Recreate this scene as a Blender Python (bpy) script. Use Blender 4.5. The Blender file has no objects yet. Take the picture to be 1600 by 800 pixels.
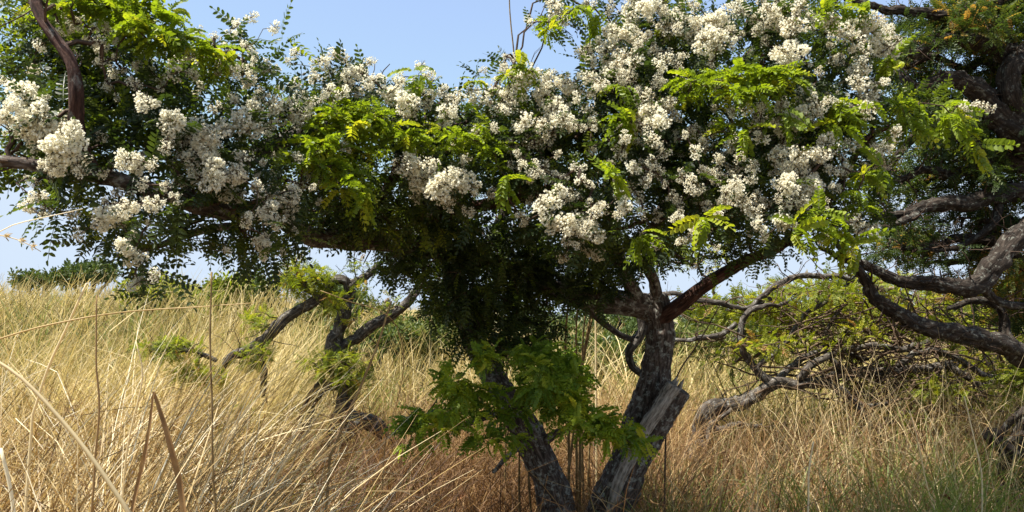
import bpy, math, random
import numpy as np
from mathutils import Vector, noise
random.seed(11)
R = np.random.default_rng(7)
C = bpy.context.scene.collection
scene = bpy.context.scene

# ------------------------------------------------------------------ camera, sky, sun
F = 1256.0                       # focal length in pixels of the 1600 px wide photograph
PITCH = math.atan(100 / F)
CAM = np.array([0.0, 0.0, 1.6])
cd = bpy.data.cameras.new("camera"); cam = bpy.data.objects.new("camera", cd); C.objects.link(cam)
cam.location = CAM; cam.rotation_euler = (math.pi / 2 + PITCH, 0, 0)
cd.sensor_width = 36; cd.lens = 36 * F / 1600; cd.clip_start = 0.05; cd.clip_end = 3000
scene.camera = cam
SUN_EL = math.radians(65)
SUN_AZ = math.radians(-108)      # clockwise from +Y: the sun stands high, to the left and behind the camera
w = bpy.data.worlds.new("World"); scene.world = w; w.use_nodes = True
nt = w.node_tree; bg = nt.nodes['Background']
sk = nt.nodes.new('ShaderNodeTexSky'); sk.sky_type = 'NISHITA'; sk.sun_disc = False
sk.sun_elevation = SUN_EL; sk.sun_rotation = SUN_AZ; sk.air_density = 1.0; sk.dust_density = .3; sk.altitude = 1500; sk.ozone_density = 3.0
# even, slightly milky sky: the bright band at the horizon is held down to the pale blue of thin haze
cap = (2.62, 3.12, 3.78, 1)
mn = nt.nodes.new('ShaderNodeVectorMath'); mn.operation = 'MINIMUM'; nt.links.new(sk.outputs[0], mn.inputs[0]); mn.inputs[1].default_value = cap[:3]
hz = nt.nodes.new('ShaderNodeMix'); hz.data_type = 'RGBA'; hz.inputs[0].default_value = .38; nt.links.new(mn.outputs[0], hz.inputs[6]); hz.inputs[7].default_value = cap
nt.links.new(hz.outputs[2], bg.inputs[0]); bg.inputs[1].default_value = 0.105
sl = bpy.data.lights.new("sun", 'SUN'); sl.energy = 5.0; sl.angle = math.radians(0.5); sl.color = (1, 0.95, 0.87)
sun = bpy.data.objects.new("sun", sl); C.objects.link(sun)
to_sun = Vector((math.sin(SUN_AZ) * math.cos(SUN_EL), math.cos(SUN_AZ) * math.cos(SUN_EL), math.sin(SUN_EL)))
sun.rotation_euler = to_sun.to_track_quat('Z', 'Y').to_euler()
scene.view_settings.view_transform = 'Standard'; scene.view_settings.look = 'None'
scene.view_settings.exposure = 1.32; scene.view_settings.gamma = 1; scene.view_settings.use_curve_mapping = False
scene.cycles.max_bounces = 8; scene.cycles.transmission_bounces = 6; scene.cycles.diffuse_bounces = 4

# ------------------------------------------------------------------ helpers
FW = np.array([0, math.cos(PITCH), math.sin(PITCH)]); UP = np.array([0, -math.sin(PITCH), math.cos(PITCH)])
def P(px, py, d):
    return CAM + np.array([1.0, 0, 0]) * (px - 800) / F * d + UP * (400 - py) / F * d + FW * d

def sstep(a, b, x):
    t = np.clip((np.asarray(x, float) - a) / (b - a), 0, 1); return t * t * (3 - 2 * t)

def ground_z(x, y):
    x = np.asarray(x, float); y = np.asarray(y, float)
    z = 1.0 * sstep(-0.6, -5.5, x) * sstep(5, 13, y) + 0.9 * sstep(-2, -22, x) * sstep(14, 40, y)
    z = z + 0.05 * np.sin(x * 1.3 + 0.5) * np.sin(y * 0.9) - 0.6 * sstep(20, 60, y) * sstep(-4, 6, x)
    z = z + 3.2 * sstep(60, 260, y) * (0.6 + 0.4 * np.sin(x * 0.012 + 1))
    return z

class MB:
    def __init__(s): s.v = []; s.q = []; s.t = []; s.tint = []; s.bk = []; s.n = 0
    def add(s, v, q=None, t=None, tint=0.5, bk=None):
        v = np.asarray(v, float).reshape(-1, 3)
        if q is not None and len(q): s.q.append(np.asarray(q).reshape(-1, 4) + s.n)
        if t is not None and len(t): s.t.append(np.asarray(t).reshape(-1, 3) + s.n)
        s.v.append(v); s.tint.append(np.broadcast_to(np.asarray(tint, float), (len(v),)))
        s.bk.append(np.zeros_like(v) if bk is None else np.asarray(bk, float))
        s.n += len(v)
    def mesh(s, name, mat, smooth=False, origin=(0, 0, 0)):
        v = np.concatenate(s.v) - np.asarray(origin, float)
        q = np.concatenate(s.q) if s.q else np.zeros((0, 4), int)
        t = np.concatenate(s.t) if s.t else np.zeros((0, 3), int)
        me = bpy.data.meshes.new(name)
        me.vertices.add(len(v)); me.vertices.foreach_set('co', v.astype(np.float32).ravel())
        li = np.concatenate([q.ravel(), t.ravel()]).astype(np.int32)
        me.loops.add(len(li)); me.loops.foreach_set('vertex_index', li)
        st = np.concatenate([np.arange(len(q)) * 4, len(q) * 4 + np.arange(len(t)) * 3]).astype(np.int32)
        me.polygons.add(len(q) + len(t)); me.polygons.foreach_set('loop_start', st)
        me.update(calc_edges=True)
        a = me.attributes.new('tint', 'FLOAT', 'POINT'); a.data.foreach_set('value', np.concatenate(s.tint).astype(np.float32))
        bk = np.concatenate(s.bk)
        if np.any(bk):
            a = me.attributes.new('bk', 'FLOAT_VECTOR', 'POINT'); a.data.foreach_set('vector', bk.astype(np.float32).ravel())
        me.polygons.foreach_set('use_smooth', np.full(len(me.polygons), smooth))
        me.materials.append(mat); me.validate(); return me
    def build(s, name, mat, parent=None, smooth=False, origin=None):
        """links the shapes as ONE mesh object; origin is where the object stands (default: its parent's place)"""
        po = np.zeros(3); q = parent
        while q is not None: po = po + np.array(q.location); q = q.parent
        o = bpy.data.objects.new(name, s.mesh(name, mat, smooth, po if origin is None else origin)); C.objects.link(o)
        if parent is not None: o.parent = parent
        elif origin is not None: o.location = origin
        return o

def tag(o, label=None, cat=None, group=None, kind=None):
    if label: o['label'] = label
    if cat: o['category'] = cat
    if group: o['group'] = group
    if kind: o['kind'] = kind
    return o
def thing(name, label, cat, loc, group=None):
    o = bpy.data.objects.new(name, None); C.objects.link(o); o.location = loc; o.empty_display_size = .1
    return tag(o, label, cat, group)

def norm(a): return a / np.maximum(np.linalg.norm(a, axis=-1, keepdims=True), 1e-9)

def spline(pts, rad, step):
    """Catmull-Rom through pts at about one sample per step metres"""
    p = np.asarray(pts, float); r = np.asarray(rad, float)
    p = np.vstack([2 * p[0] - p[1], p, 2 * p[-1] - p[-2]]); r = np.concatenate([[r[0]], r, [r[-1]]])
    op, orr = [], []
    for i in range(1, len(p) - 2):
        n = max(2, int(np.linalg.norm(p[i + 1] - p[i]) / step))
        t = (np.arange(n) / n)[:, None]
        a, b, c, d = p[i - 1], p[i], p[i + 1], p[i + 2]
        op.append(.5 * (2 * b + (c - a) * t + (2 * a - 5 * b + 4 * c - d) * t ** 2 + (3 * b - a - 3 * c + d) * t ** 3))
        orr.append(r[i] + (r[i + 1] - r[i]) * t[:, 0])
    op.append(p[-2][None]); orr.append([r[-2]])
    return np.concatenate(op), np.concatenate(orr)

def tube(mb, p, r, sides=8, rough=0.0, knob=0.0, cap=True, seed=0.0, tint=.5, cut=False):
    n = len(p); tg = np.gradient(p, axis=0); tg = norm(tg)
    u = np.cross(tg[0], [0.3, 0.9, 0.1]); u /= np.linalg.norm(u)
    us = [u]
    for i in range(1, n):
        u = us[-1] - tg[i] * np.dot(us[-1], tg[i]); us.append(u / np.linalg.norm(u))
    us = np.array(us); ws = np.cross(tg, us)
    ln = np.concatenate([[0], np.cumsum(np.linalg.norm(np.diff(p, axis=0), axis=1))])
    th = np.arange(sides) * 2 * math.pi / sides
    rr = np.repeat(r[:, None], sides, 1)
    if rough or knob:
        for i in range(n):
            for j in range(sides):
                cx, cy = math.cos(th[j]), math.sin(th[j])
                ri = r[i]
                k = 0
                if knob:
                    k += knob * noise.noise(Vector((cx * 1.1 + seed, cy * 1.1, ln[i] / max(ri, .01) * .35)))
                    k += knob * .5 * noise.noise(Vector((cx * 2.3, cy * 2.3 + seed, ln[i] / max(ri, .01) * .9)))
                d = 0
                if rough:
                    a = noise.noise(Vector((cx * ri * 85 + seed, cy * ri * 85, ln[i] * 16)))
                    b = noise.noise(Vector((cx * ri * 210, cy * ri * 210 + seed, ln[i] * 60)))
                    d = rough * (-(max(0, .28 - abs(a)) / .28) * 1.3 + b * .5)
                rr[i, j] = ri * (1 + k) + d
    v = p[:, None] + us[:, None] * (np.cos(th)[None, :, None] * rr[..., None]) + ws[:, None] * (np.sin(th)[None, :, None] * rr[..., None])
    bk = np.stack([np.cos(th)[None] * r[:, None], np.sin(th)[None] * r[:, None], np.repeat(ln[:, None], sides, 1)], -1) + seed
    i = np.arange(n - 1)[:, None]; j = np.arange(sides)[None]
    q = np.stack([i * sides + j, i * sides + (j + 1) % sides, (i + 1) * sides + (j + 1) % sides, (i + 1) * sides + j], -1).reshape(-1, 4)
    v = v.reshape(-1, 3); bk = bk.reshape(-1, 3); t = []
    if cap:
        for e, off in ((0, -r[0] * .3), (n - 1, r[-1] * (.05 if cut else .6))):
            v = np.vstack([v, p[e] + tg[e] * off]); bk = np.vstack([bk, bk[e * sides] * [0, 0, 1]])
            c = len(v) - 1
            for j2 in range(sides):
                a, b = e * sides + j2, e * sides + (j2 + 1) % sides
                t.append((c, b, a) if e == 0 else (c, a, b))
    mb.add(v, q, t, tint, bk)

def frames(d, up):
    """rotation whose columns are side, direction, normal"""
    d = norm(d); s = norm(np.cross(d, up)); n = np.cross(s, d)
    return np.stack([s, d, n], -1)
def bake(mb, tv, tq, fr, pos, sc, tint, tt=0):
    """n copies of a template (verts, quads); tint per copy, tt per template vertex"""
    n = len(pos); V = len(tv)
    v = np.einsum('nij,vj->nvi', fr, tv) * np.asarray(sc).reshape(-1, 1, 1) + pos[:, None]
    q = (tq[None] + (np.arange(n) * V)[:, None, None]).reshape(-1, 4)
    tn = np.clip(np.asarray(tint).reshape(-1, 1) + np.broadcast_to(tt, (V,))[None], 0, 1)
    mb.add(v.reshape(-1, 3), q, None, tn.reshape(-1))

# ------------------------------------------------------------------ materials
def nodemat(name):
    m = bpy.data.materials.new(name); m.use_nodes = True
    n = m.node_tree; b = n.nodes['Principled BSDF']; return m, n, b, n.links
def ramp(n, stops):
    r = n.nodes.new('ShaderNodeValToRGB'); e = r.color_ramp.elements
    while len(e) < len(stops): e.new(.5)
    for k, (pos, c) in enumerate(stops): e[k].position = pos; e[k].color = (*c, 1)
    return r
def attr(n, name):
    a = n.nodes.new('ShaderNodeAttribute'); a.attribute_name = name; return a
def leaf_mat(name, stops, tr=.4, trcol=(1.5, 1.5, .8), rough=.5, spec=.3):
    m, n, b, L = nodemat(name); r = ramp(n, stops); L.new(attr(n, 'tint').outputs['Fac'], r.inputs[0])
    L.new(r.outputs[0], b.inputs['Base Color']); b.inputs['Roughness'].default_value = rough; b.inputs['Specular IOR Level'].default_value = spec
    mul = n.nodes.new('ShaderNodeMix'); mul.data_type = 'RGBA'; mul.blend_type = 'MULTIPLY'; mul.inputs[0].default_value = 1
    L.new(r.outputs[0], mul.inputs[6]); mul.inputs[7].default_value = (*trcol, 1)
    t = n.nodes.new('ShaderNodeBsdfTranslucent'); L.new(mul.outputs[2], t.inputs[0])
    mx = n.nodes.new('ShaderNodeMixShader'); mx.inputs[0].default_value = tr
    L.new(b.outputs[0], mx.inputs[1]); L.new(t.outputs[0], mx.inputs[2])
    L.new(mx.outputs[0], n.nodes['Material Output'].inputs[0]); return m
def bark_mat(name, dark, mid, light, lichen=.5, lcol=(.36, .37, .31), lscale=14):
    m, n, b, L = nodemat(name); a = attr(n, 'bk')
    mp = n.nodes.new('ShaderNodeMapping'); mp.inputs['Scale'].default_value = (1, 1, .22); L.new(a.outputs['Vector'], mp.inputs[0])
    n1 = n.nodes.new('ShaderNodeTexNoise'); n1.inputs['Scale'].default_value = 75; n1.inputs['Detail'].default_value = 6; n1.inputs['Roughness'].default_value = .65
    L.new(mp.outputs[0], n1.inputs['Vector'])
    r1 = ramp(n, [(.32, dark), (.52, mid), (.72, light)]); L.new(n1.outputs['Fac'], r1.inputs[0])
    n2 = n.nodes.new('ShaderNodeTexNoise'); n2.inputs['Scale'].default_value = lscale; n2.inputs['Detail'].default_value = 7; n2.inputs['Roughness'].default_value = .7; n2.inputs['Distortion'].default_value = .15
    L.new(a.outputs['Vector'], n2.inputs['Vector'])
    r2 = ramp(n, [(.63 - lichen * .2, (0, 0, 0)), (.76 - lichen * .2, (1, 1, 1))]); L.new(n2.outputs['Fac'], r2.inputs[0])
    mx = n.nodes.new('ShaderNodeMix'); mx.data_type = 'RGBA'; L.new(r2.outputs[0], mx.inputs[0]); L.new(r1.outputs[0], mx.inputs[6]); mx.inputs[7].default_value = (*lcol, 1)
    L.new(mx.outputs[2], b.inputs['Base Color']); b.inputs['Roughness'].default_value = .9; b.inputs['Specular IOR Level'].default_value = .2
    bp = n.nodes.new('ShaderNodeBump'); bp.inputs['Strength'].default_value = 1; bp.inputs['Distance'].default_value = .011
    L.new(n1.outputs['Fac'], bp.inputs['Height']); L.new(bp.outputs[0], b.inputs['Normal']); return m

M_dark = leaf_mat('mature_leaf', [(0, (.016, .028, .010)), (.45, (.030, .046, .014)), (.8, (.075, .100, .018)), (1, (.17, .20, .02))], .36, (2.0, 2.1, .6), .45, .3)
M_green = leaf_mat('fresh_leaf', [(0, (.06, .11, .014)), (.6, (.16, .235, .025)), (1, (.28, .33, .035))], .45, (1.6, 1.7, .7))  # colour raised to stand in for sunlight the crown keeps off the low clump
M_young = leaf_mat('young_leaf', [(0, (.09, .13, .010)), (.6, (.20, .265, .018)), (1, (.37, .36, .03))], .48, (1.5, 1.5, .6))
M_shrub = leaf_mat('shrub_leaf', [(0, (.05, .07, .012)), (.45, (.19, .225, .02)), (.85, (.33, .33, .03)), (1, (.30, .16, .05))], .45, (1.6, 1.6, .6))
M_right = leaf_mat('right_tree_leaf', [(0, (.02, .035, .010)), (.6, (.055, .085, .015)), (.85, (.13, .15, .022)), (1, (.36, .20, .05))], .42)
M_far = leaf_mat('far_leaf', [(0, (.04, .06, .018)), (.6, (.085, .12, .028)), (1, (.17, .18, .045))], .3)
M_petal = leaf_mat('petal', [(0, (.24, .20, .09)), (.12, (.62, .52, .36)), (.26, (.84, .80, .66)), (1, (.91, .89, .79))], .45, (1.06, 1.06, .98), .6, .2)
M_straw = leaf_mat('straw', [(0, (.06, .03, .012)), (.3, (.27, .165, .055)), (.65, (.55, .41, .18)), (.9, (.76, .64, .38)), (1, (.84, .77, .57))], .3, (1.2, 1.1, .8), .5, .4)
M_brown = leaf_mat('brown_straw', [(0, (.06, .028, .014)), (.4, (.25, .14, .06)), (.8, (.50, .34, .15)), (1, (.72, .57, .32))], .3, (1.2, 1.1, .8), .6, .3)
M_farstraw = leaf_mat('meadow_straw', [(0, (.08, .065, .02)), (.3, (.27, .21, .07)), (.65, (.52, .39, .15)), (1, (.78, .64, .34))], .35, (1.1, 1.1, .8), .6, .3)
M_grass = leaf_mat('green_grass', [(0, (.05, .08, .015)), (.5, (.11, .17, .03)), (1, (.25, .28, .07))], .35)
M_dry = leaf_mat('dead_leaf', [(0, (.07, .03, .015)), (.5, (.22, .10, .045)), (1, (.42, .26, .13))], .2, (1.2, 1, .7), .6)
B_main = bark_mat('rough_bark', (.012, .009, .007), (.075, .056, .045), (.20, .165, .14), .56, (.30, .31, .27), 30)
B_red = bark_mat('reddish_bark', (.012, .006, .004), (.055, .026, .018), (.13, .07, .05), .25, (.2, .19, .16))
B_right = bark_mat('lichen_bark', (.009, .007, .005), (.030, .022, .016), (.08, .062, .048), .45, (.17, .17, .14), 34)
B_grey = bark_mat('grey_bark', (.016, .013, .010), (.075, .062, .05), (.19, .17, .14), .45, (.26, .25, .22), 30)
B_twig = bark_mat('twig_bark', (.02, .012, .008), (.07, .045, .03), (.15, .10, .07), .1)
B_dead = bark_mat('dead_twig', (.03, .02, .012), (.11, .072, .045), (.24, .17, .115), .2)
B_cane = bark_mat('cane', (.12, .07, .025), (.27, .18, .075), (.42, .31, .15), 0)
B_wood = bark_mat('bare_wood', (.06, .05, .04), (.30, .27, .23), (.52, .48, .42), .15, (.10,.07,.05))

# ------------------------------------------------------------------ ground
def build_ground():
    mb = MB(); xs = np.concatenate([-np.geomspace(600, .3, 70), np.geomspace(.3, 600, 70)]); ys = np.concatenate([[-60, -20, -8, -3], np.geomspace(.3, 28, 60), np.geomspace(30, 1500, 40)])
    X, Y = np.meshgrid(xs, ys); Z = ground_z(X, Y)
    n = len(xs); i = np.arange(len(ys) - 1)[:, None]; j = np.arange(n - 1)[None]
    q = np.stack([i * n + j, i * n + j + 1, (i + 1) * n + j + 1, (i + 1) * n + j], -1).reshape(-1, 4)
    mb.add(np.stack([X, Y, Z], -1), q)
    m, nn, b, L = nodemat('soil_and_litter'); tc = nn.nodes.new('ShaderNodeTexCoord')
    a = nn.nodes.new('ShaderNodeTexNoise'); a.inputs['Scale'].default_value = 9; a.inputs['Detail'].default_value = 8; a.inputs['Roughness'].default_value = .7
    L.new(tc.outputs['Object'], a.inputs['Vector'])
    r = ramp(nn, [(.3, (.05, .03, .018)), (.5, (.14, .095, .05)), (.7, (.26, .19, .10))]); L.new(a.outputs['Fac'], r.inputs[0])
    c = nn.nodes.new('ShaderNodeTexNoise'); c.inputs['Scale'].default_value = .09; c.inputs['Detail'].default_value = 6; L.new(tc.outputs['Object'], c.inputs['Vector'])
    r2 = ramp(nn, [(.42, (.28, .23, .10)), (.6, (.09, .11, .035))]); L.new(c.outputs['Fac'], r2.inputs[0])
    sp = nn.nodes.new('ShaderNodeSeparateXYZ'); L.new(tc.outputs['Object'], sp.inputs[0])
    mr = nn.nodes.new('ShaderNodeMapRange'); mr.inputs['From Min'].default_value = 15; mr.inputs['From Max'].default_value = 35; L.new(sp.outputs['Y'], mr.inputs['Value'])
    mx = nn.nodes.new('ShaderNodeMix'); mx.data_type = 'RGBA'; L.new(mr.outputs[0], mx.inputs[0]); L.new(r.outputs[0], mx.inputs[6]); L.new(r2.outputs[0], mx.inputs[7])
    L.new(mx.outputs[2], b.inputs['Base Color']); b.inputs['Roughness'].default_value = .95
    bp = nn.nodes.new('ShaderNodeBump'); bp.inputs['Distance'].default_value = .03; L.new(a.outputs['Fac'], bp.inputs['Height']); L.new(bp.outputs[0], b.inputs['Normal'])
    tag(mb.build('ground', m, smooth=True), 'dry brown soil under tall grass, rising gently at the far side', 'ground', kind='structure')
build_ground()

# ------------------------------------------------------------------ leaf templates
def leaflet(base, d, side, ln, wd, fold=.25, droop=.0):
    """one folded oval leaflet: 6 vertices, 2 quads"""
    n = np.cross(side, d)
    f = lambda a, s, h: base + d * ln * a + side * wd * s + n * wd * h
    v = [f(0, 0, 0), f(.3, -.5, fold), f(.75, -.42, fold - droop), f(1, 0, -droop), f(.75, .42, fold - droop), f(.3, .5, fold)]
    return np.array(v), np.array([[0, 1, 2, 3], [0, 3, 4, 5]])
def compound(pairs, L, ll, lw, droop=.35, seed=0, angle=.5):
    """a pinnate leaf along +Y with leaflets in pairs and a narrow rachis; unit = metres"""
    rr = random.Random(seed); V = []; Q = []; T = []; k = 0
    ax = lambda t: np.array([0, L * t * (1 - .12 * droop * t), -L * droop * t * t])
    for i in range(pairs + 1):
        t = .16 + .84 * i / pairs; p = ax(t); tg = ax(t + .02) - ax(t); tg /= np.linalg.norm(tg)
        sz = (1 - .45 * abs(t - .55) / .5) * rr.uniform(.85, 1.15)
        for s in ((-1, 1) if i < pairs else (0,)):
            if s: d = tg * (angle + rr.uniform(-.12, .12)) + np.array([s, 0, rr.uniform(-.35, .15)])
            else: d = tg.copy()
            d /= np.linalg.norm(d); sd = np.cross(d, [rr.uniform(-.3, .3), rr.uniform(-.3, .3), 1]); sd /= np.linalg.norm(sd)
            v, q = leaflet(p, d, sd, ll * sz, lw * sz, rr.uniform(.1, .35), rr.uniform(0, .25)); V.append(v); Q.append(q + k); k += 6; T += [rr.uniform(-.08, .08)] * 6
    for i in range(4):
        a, b = ax(i / 4), ax((i + 1) / 4); e = np.array([L * .007, 0, 0])
        V.append(np.array([a - e, a + e, b + e, b - e])); Q.append(np.array([[0, 1, 2, 3]]) + k); k += 4; T += [.1] * 4
    return np.concatenate(V), np.concatenate(Q), np.array(T)
T_MAT = [compound(6, .135, .030, .0145, .25, s) for s in (1, 2, 3)]
T_YNG = [compound(7, .150, .041, .030, .75, s, .6) for s in (4, 5, 6)]
T_FINE = [compound(8, .10, .020, .0095, .3, s) for s in (7, 8)]
def simple_tuft(seed, n=9, s=.10):
    rr = random.Random(seed); V = []; Q = []; k = 0
    for i in range(n):
        d = np.array([rr.gauss(0, 1), rr.gauss(0, 1), rr.gauss(.3, .6)]); d /= np.linalg.norm(d); sd = np.cross(d, [rr.gauss(0, .4), rr.gauss(0, .4), 1]); sd /= np.linalg.norm(sd)
        v, q = leaflet(d * s * rr.uniform(.1, .9), d, sd, s * rr.uniform(.5, .9), s * .38, .3, .1); V.append(v); Q.append(q + k); k += 6
    return np.concatenate(V), np.concatenate(Q), np.zeros(k)
T_TUFT = [simple_tuft(s) for s in range(4)]

def scatter_leaves(mb, pos, out, tmpl, per, size, tint, spread=1.0, upbias=.35, tsd=.14):
    """per leaves round each node, radiating from the twig tip"""
    n = len(pos)
    p = np.repeat(pos, per, 0); o = np.repeat(norm(out), per, 0); N = len(p)
    d = norm(o * .55 + norm(R.normal(size=(N, 3))) * spread + np.array([0, 0, upbias - .2]))
    up = norm(np.array([0, 0, 1.0]) + R.normal(size=(N, 3)) * .45)
    fr = frames(d, up)
    tn = np.repeat(np.asarray(tint), per) + R.normal(size=N) * tsd
    p = p + R.normal(size=(N, 3)) * .012 * size
    which = R.integers(0, len(tmpl), N)
    for k, (tv, tq, tt) in enumerate(tmpl):
        s = which == k
        if s.any(): bake(mb, tv, tq, fr[s], p[s], size * R.uniform(.75, 1.2, s.sum()), tn[s], tt)

def grow(mb, seeds, nodes, rbase=.0016, sides=4, wob=.12, maxr=.012):
    """joins nodes to the limbs (seeds) by branching twigs; returns each node's outward direction"""
    seeds = np.asarray(seeds); n = len(nodes); dmin = np.full(n, 1e9); near = np.zeros(n, int)
    for a in range(0, len(seeds), 400):
        dd = np.linalg.norm(nodes[:, None] - seeds[None, a:a + 400], axis=2); k = dd.argmin(1); v = dd[np.arange(n), k]
        m = v < dmin; dmin[m] = v[m]; near[m] = k[m] + a
    order = np.argsort(dmin); par = np.full(n, -1); pos = nodes[order]; base = dmin[order]
    for i in range(n):
        if i:
            dd = np.linalg.norm(pos[:i] - pos[i], axis=1) * 1.15
            k = dd.argmin()
            if dd[k] < base[i]: par[i] = k
    cnt = np.ones(n)
    for i in range(n - 1, -1, -1):
        if par[i] >= 0: cnt[par[i]] += cnt[i]
    out = np.zeros((n, 3))
    for i in range(n):
        a = pos[par[i]] if par[i] >= 0 else seeds[near[order[i]]]
        b = pos[i]; L = np.linalg.norm(b - a) + 1e-6
        out[order[i]] = (b - a) / L
        m1 = a + (b - a) * .4 + R.normal(size=3) * wob * L * .6 + [0, 0, .06 * L]; m2 = a + (b - a) * .75 + R.normal(size=3) * wob * L * .4
        r1 = min(maxr, rbase * cnt[i] ** .5); r0 = min(maxr, r1 * 1.15)
        tube(mb, np.array([a, m1, m2, b]), np.array([r0, r1, r1, r1 * .8]), sides, cap=False, seed=float(i % 17))
    return out

def limb_path(spec, step=.03, wob=.0, seed=0):
    """spec: (px, py, depth, radius in photograph pixels)"""
    pts = [P(a, b, d) for a, b, d, r in spec]; rad = [r * d / F for a, b, d, r in spec]
    p, r = spline(pts, rad, step)
    if wob:
        for i in range(len(p)):
            v = noise.noise_vector(Vector(p[i] * 3.2) + Vector((seed, 0, 0))); w2 = noise.noise_vector(Vector(p[i] * 9) + Vector((0, seed, 0)))
            p[i] += np.array(v) * wob + np.array(w2) * wob * .35
    return p, r
def ellipsoid_nodes(pads, dshift=None):
    out = []; idx = []
    for k, (px, py, d, rx, ry, rd, n) in enumerate(pads):
        v = norm(R.normal(size=(n, 3))) * R.uniform(.15, 1, (n, 1)) ** .45
        for a, b, c in v:
            dd = d + c * rd
            out.append(P(px + a * rx, py + b * ry, dd)); idx.append(k)
    return np.array(out), np.array(idx)

def twiglets(tw, p, r, per_m=7, ln=.22):
    L = np.linalg.norm(np.diff(p, axis=0), axis=1).sum(); n = int(L * per_m)
    for i in range(n):
        j = random.randrange(len(p) // 4, len(p)); q = p[j]; tg = norm(p[min(j + 2, len(p) - 1)] - p[max(j - 2, 0)])
        d = norm(R.normal(size=3) + tg * .5 + [0, 0, .3]); l = ln * random.uniform(.3, 1.4); r0 = min(.007, r[j] * .4) * random.uniform(.4, 1)
        pts = [q]
        for k in range(5): pts.append(pts[-1] + d * l / 5); d = norm(d + R.normal(size=3) * .38)
        tube(tw, np.array(pts), np.linspace(r0, r0 * .3, 6), 4, cap=False, seed=i % 9)
        for c in range(random.randrange(3)):
            b = pts[random.randrange(1, 5)]; e = norm(R.normal(size=3)); tube(tw, np.array([b, b + e * l * .2, b + (e + R.normal(size=3) * .3) * l * .4]), np.array([r0 * .5, r0 * .4, r0 * .2]), 3, cap=False)

# ------------------------------------------------------------------ the blossoming tree
def front(px, py):
    d = np.interp(px, [-200, 0, 250, 400, 550, 800, 1000, 1250, 1400, 1530], [2.6, 2.55, 2.7, 3.0, 3.35, 3.5, 3.4, 3.35, 3.6, 3.8])
    return d - .0011 * (min(max(py, 0), 330) - 150)

BLOS = """35 150 22;52 165 24;60 185 26;85 195 26;75 215 26;105 215 24;95 235 26;118 248 24;85 258 20;125 232 18;8 185 14;20 165 14;45 205 18;100 42 15;118 38 12;152 62 11;160 40 10;190 110 8
258 80 13;272 115 13;300 115 10;230 160 17;268 190 18;285 215 20;262 205 13;305 205 22;322 232 22;335 258 20;300 250 18;335 210 20;355 200 20;378 186 20;392 200 16;370 270 18;335 285 20;350 300 18;310 278 16;200 250 18;216 263 14;240 258 11;235 320 14
155 342 20;180 332 20;200 325 16;45 320 14;60 305 12;242 430 12;212 402 18;192 385 14;345 107 12;366 112 14;392 116 14;360 52 10;386 72 11;416 104 12;400 172 18;425 166 18;445 178 18;470 176 18;484 180 14;392 268 14;402 296 14;380 245 14
430 300 14;455 312 20;420 330 16;435 347 14;410 388 18;492 288 14;385 342 12;470 290 12;520 122 16;545 118 16;560 112 12;490 122 10;512 142 12;540 142 14;575 130 12;612 146 18;636 158 20;660 150 18;642 174 16;626 130 12;670 116 11;690 142 12;700 172 16;712 152 14;742 152 16;770 146 16;792 150 16
640 260 18;656 278 22;682 292 22;700 276 18;722 282 18;738 292 14;670 256 16;540 232 12;748 208 12;690 306 14;812 122 16;832 112 16;818 142 16;860 126 18;882 130 18;850 148 18;866 170 18;848 196 16;880 186 16;820 190 15;832 222 17;860 214 14;800 228 14;815 260 11;800 170 13
866 20 16;866 4 14;920 4 12;985 22 18;1005 10 18;1024 4 16;960 50 18;982 56 18;1002 62 18;1042 40 16;1062 30 18;1082 46 20;1102 62 20;1120 30 18;1140 50 16;1152 12 15;1120 78 14;950 82 18;962 102 18;978 86 16;948 112 14;992 100 15;938 132 14;918 120 15;1030 102 12;1060 102 11;900 140 14
920 176 14;926 192 11;972 116 12;976 136 12;1006 150 16;1012 176 18;1032 166 22;1032 190 18;1000 202 14;976 214 11;970 240 14;990 262 14;1020 220 15;1026 270 14;1018 252 12;850 262 16;862 276 13;836 272 13;846 320 16;870 310 18;890 300 14;860 346 17;882 352 18;906 346 18;926 366 18;930 334 13;900 370 14;936 322 10
970 304 13;976 322 14;1066 276 12;1090 296 12;1060 316 10;1146 300 18;1162 312 16;1180 332 16;1186 350 14;1150 288 14;1090 356 14;1080 370 11;1062 332 10;1210 30 18;1230 18 16;1240 42 20;1224 82 18;1242 86 22;1200 16 14;1252 10 16;1290 30 18;1312 50 17;1340 40 20;1362 52 20;1382 70 20;1396 82 15;1346 82 15;1330 62 18;1350 102 14
1260 150 18;1276 166 16;1232 196 20;1246 184 18;1216 186 16;1290 180 14;1312 166 12;1340 130 16;1360 146 18;1356 170 16;1372 158 14;1290 226 18;1280 242 17;1252 240 16;1320 232 14;1300 266 11;1220 246 18;1240 262 18;1262 280 20;1252 302 20;1272 292 18;1232 290 18;1370 240 16;1382 234 13;1506 164 11;1222 346 16;1270 322 14;1340 346 11;1286 370 11;1120 130 12;1145 225 14;1175 260 13;1120 250 12;1100 215 12;1190 215 12;1180 180 12"""
BLOS = [tuple(map(float, b.split())) for line in BLOS.splitlines() for b in line.split(';')]
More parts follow.
